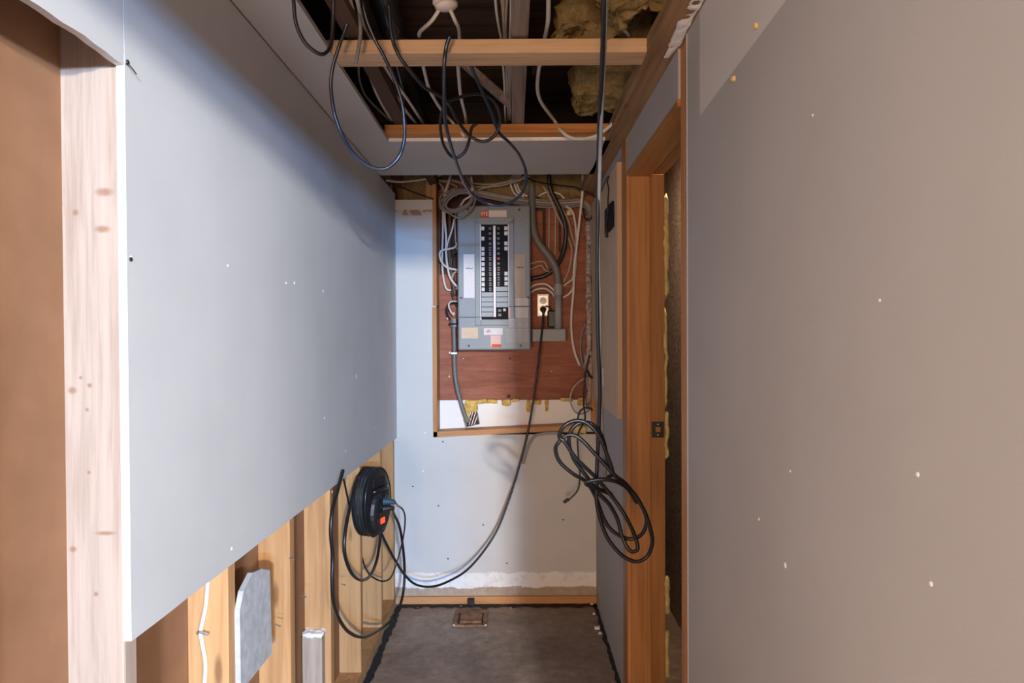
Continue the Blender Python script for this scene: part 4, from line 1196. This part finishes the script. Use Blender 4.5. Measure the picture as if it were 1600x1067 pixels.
for k, (dy, dz) in enumerate(((0.0, 0.022), (0.0, -0.004), (-0.03, -0.03))):
    obj('socket_cap', MB().lathe(Vector((XW + 0.098, cy + dy, cz + dz - 0.012)), (1, 0, 0), [(0, 0.017), (0.004, 0.017), (0.006, 0.014)], 14), 'black_gloss', rl)
for dy in (-0.030, 0.022):
    obj('grip_rib', MB().tube([Vector((XW + 0.094, cy + dy, cz + 0.040)), Vector((XW + 0.104, cy + dy * 0.7, cz + 0.022)), Vector((XW + 0.100, cy + dy * 0.4, cz - 0.006))], 0.006, 8), 'black_gloss', rl, smooth=True)
obj('plug', MB().tube([Vector((XW + 0.100, cy - 0.004, cz + 0.006)), Vector((XW + 0.128, cy + 0.01, cz + 0.004)), Vector((XW + 0.150, cy + 0.02, cz + 0.000))], lambda u: 0.016 - 0.008 * u, 10), 'teal_plastic', rl, smooth=True, label='dark teal plug')
obj('plug', MB().tube([Vector((XW + 0.100, cy - 0.006, cz - 0.024)), Vector((XW + 0.126, cy + 0.008, cz - 0.022)), Vector((XW + 0.142, cy + 0.016, cz - 0.022))], lambda u: 0.015 - 0.007 * u, 10), 'black_plastic', rl, smooth=True)
sw = Vector((XW + 0.098, cy - 0.008, cz - 0.068))
obj('switch', MB().box(sw.x, sw.x + 0.006, sw.y - 0.016, sw.y + 0.016, sw.z - 0.012, sw.z + 0.012), 'switch_red', rl, bevel=0.003, label='glowing red rocker switch')

rl.location = (XW + 0.02, cy, cz - R0)
rl.rotation_euler = (0, 0, math.radians(-18))
rl.scale = (0.82, 1, 1)
bpy.context.view_layer.update()
E1 = rl.matrix_world @ Vector((0.150, 0.02, R0))
E2 = rl.matrix_world @ Vector((0.142, 0.016, R0 - 0.022))
XQ = -0.575
cable('thick black cord from the reel plug looping almost to the floor', [E2] + d3([(615, 801, 2.95), (624, 822, 3.05), (629, 850, 3.12), (632, 885, 3.18), (631, 918, 3.18), (625, 946, 3.12), (612, 968, 3.05)])
      + seg(Xp, [(592, 984), (568, 995), (546, 988), (530, 967), (521, 940), (519, 905), (520, 870), (517, 835), (519, 800), (527, 768), (536, 735)], XQ - 0.015), 0.0062, 'black')
cable('black cord looped under the reel against the studs', seg(Xp, [(560, 745), (550, 780), (542, 815), (538, 848), (540, 872), (550, 896), (564, 906), (578, 900), (588, 878), (593, 850), (595, 830)], XQ), 0.0062, 'black')
cable('thin black cord from the teal plug curling beneath the reel', [E1] + d3([(622, 790, 2.92), (630, 797, 2.98), (633, 812, 3.0), (630, 840, 3.0), (622, 872, 3.0), (613, 898, 2.97), (604, 907, 2.95), (590, 906, 2.92), (574, 893, 2.88), (564, 865, 2.84), (558, 836, 2.80), (548, 800, 2.74), (540, 762, 2.70), (535, 740, 2.68)]), 0.0036, 'black')
sup = root('supply_cord', tuple(Yp(670, 918, 3.2)), 'black supply cord sagging from the wall outlet to the reel', 'cord')
plug0 = Vector((lx(848.3, 3.58), 3.575, lz(484, 3.58)))
obj('plug', MB().tube([plug0, plug0 + Vector((0, -0.028, 0)), plug0 + Vector((0, -0.036, -0.022))], lambda u: 0.017 - 0.010 * u, 10), 'black_plastic', sup, smooth=True)
obj('cord', MB().tube([plug0 + Vector((0, -0.035, -0.014))] + d3([(847, 515, 3.53), (843, 550, 3.51), (838, 590, 3.50), (831, 640, 3.49), (823, 682, 3.48), (812, 725, 3.47), (798, 772, 3.45), (778, 825, 3.42), (755, 862, 3.38), (730, 890, 3.33), (705, 906, 3.28), (678, 916, 3.22),
                                                                 (652, 914, 3.15), (634, 900, 3.08), (618, 876, 3.0), (603, 848, 2.9), (594, 828, 2.83)]), 0.0056, 8), 'cable_black', sup, smooth=True)

# white cable stapled to the near stud
wc = root('stapled_cable', tuple(Yp(318, 1060, 1.45)), 'flat white cable stapled down the stud below the drywall', 'cable')
obj('cable', MB().tube(seg(Yp, [(326, 890), (324, 920), (321, 950), (314, 985), (316, 1005), (321, 1035), (319, 1075), (312, 1110)], 1.460), 0.0055, 8, 6, flat=0.7), 'strip_white', wc, smooth=True)
obj('staple', MB().tube(seg(Yp, [(308, 990), (312, 987), (326, 991)], 1.452), 0.003, 6, smooth_path=False), 'galvanised', wc)

# ------------------------------------------------------------------ floor register and crumbs
zf = 0.0
ra, rb = Zp(706, 980, 0.0), Zp(757, 955, 0.0)
x0, x1, y0, y1 = Zp(707, 980, 0).x, Zp(761, 980, 0).x, ra.y, rb.y
rg = root('floor_drain', ((x0 + x1) / 2, (y0 + y1) / 2, 0), 'rusty square floor drain cover near the back wall', 'drain cover')
w_ = 0.022
obj('frame', MB().box(x0, x1, y0, y0 + w_, 0, 0.010).box(x0, x1, y1 - w_, y1, 0, 0.010).box(x0, x0 + w_, y0 + w_, y1 - w_, 0, 0.010).box(x1 - w_, x1, y0 + w_, y1 - w_, 0, 0.010), 'rust', rg, bevel=0.002)
obj('recess', bx(x0 + w_, x1 - w_, y0 + w_, y1 - w_, 0.0, 0.002), 'rust_and_shade', rg)
obj('lid', bx(x0 + w_ + 0.008, x1 - w_ - 0.006, y0 + w_ + 0.012, y1 - w_ - 0.004, 0.002, 0.014), 'rust', rg, bevel=0.002)
for (a, b_) in ((709, 976), (759, 976)):
    q = Zp(a, b_, 0.012)
    obj('bolt', MB().lathe(Vector((q.x, q.y, 0.010)), (0, 0, 1), [(0, 0.005), (0.003, 0.004)], 8), 'chip', rg)
CR = ['by the tar line behind the drain cover', 'in the corner by the cord', 'on the floor by the side wall, middle-sized', 'largest, on the floor by the side wall', 'in the corner by the baseboard end', 'alone by the middle of the baseboard', 'tiny, under the tar patch', 'by the side wall, nearest the door frame']
for i, (a, b_, r) in enumerate(((720, 948, .008), (652, 950, .007), (940, 960, .014), (944, 982, .020), (933, 945, .012), (798, 950, .005), (730, 946, .005), (948, 990, .012))):
    q = Zp(a, b_, 0.0)
    r *= 0.6
    q.x = min(q.x, XR - 0.02 - r)
    obj('plaster_crumb', MB().lump(q.x - r, q.x + r, q.y - r, q.y + r, 0.0, r * 0.9, r * 0.5, r * 0.35, 60, i * 2.3), 'chip', label='white plaster crumb ' + CR[i], cat='crumb', group='plaster crumbs on the floor')
bt = Yp(736, 938, YB - 0.02)
obj('tar_patch', MB().lump(bt.x - 0.018, bt.x + 0.018, YB - 0.045, YB - 0.017, 0.0, 0.040, 0.010, 0.006, 40, 2), 'tar', label='black tar patch stuck on the wooden baseboard', cat='tar')

lb = root('added_bulb', (0.67, 2.80, 2.45), 'added bare warm bulb, unseen behind the door wall', 'lamp')  # fitting made up for the added light beyond the door
obj('socket', MB().lathe(Vector((0.67, 2.80, 2.45)), (0, 0, -1), [(0, 0.045), (0.02, 0.045), (0.05, 0.022), (0.14, 0.020)], 14), 'lamp_white', lb)
obj('bulb', MB().lathe(Vector((0.67, 2.80, 2.31)), (0, 0, -1), [(0, 0.015), (0.03, 0.028), (0.06, 0.030), (0.085, 0.015)], 14), 'lamp_glow', lb, smooth=True)
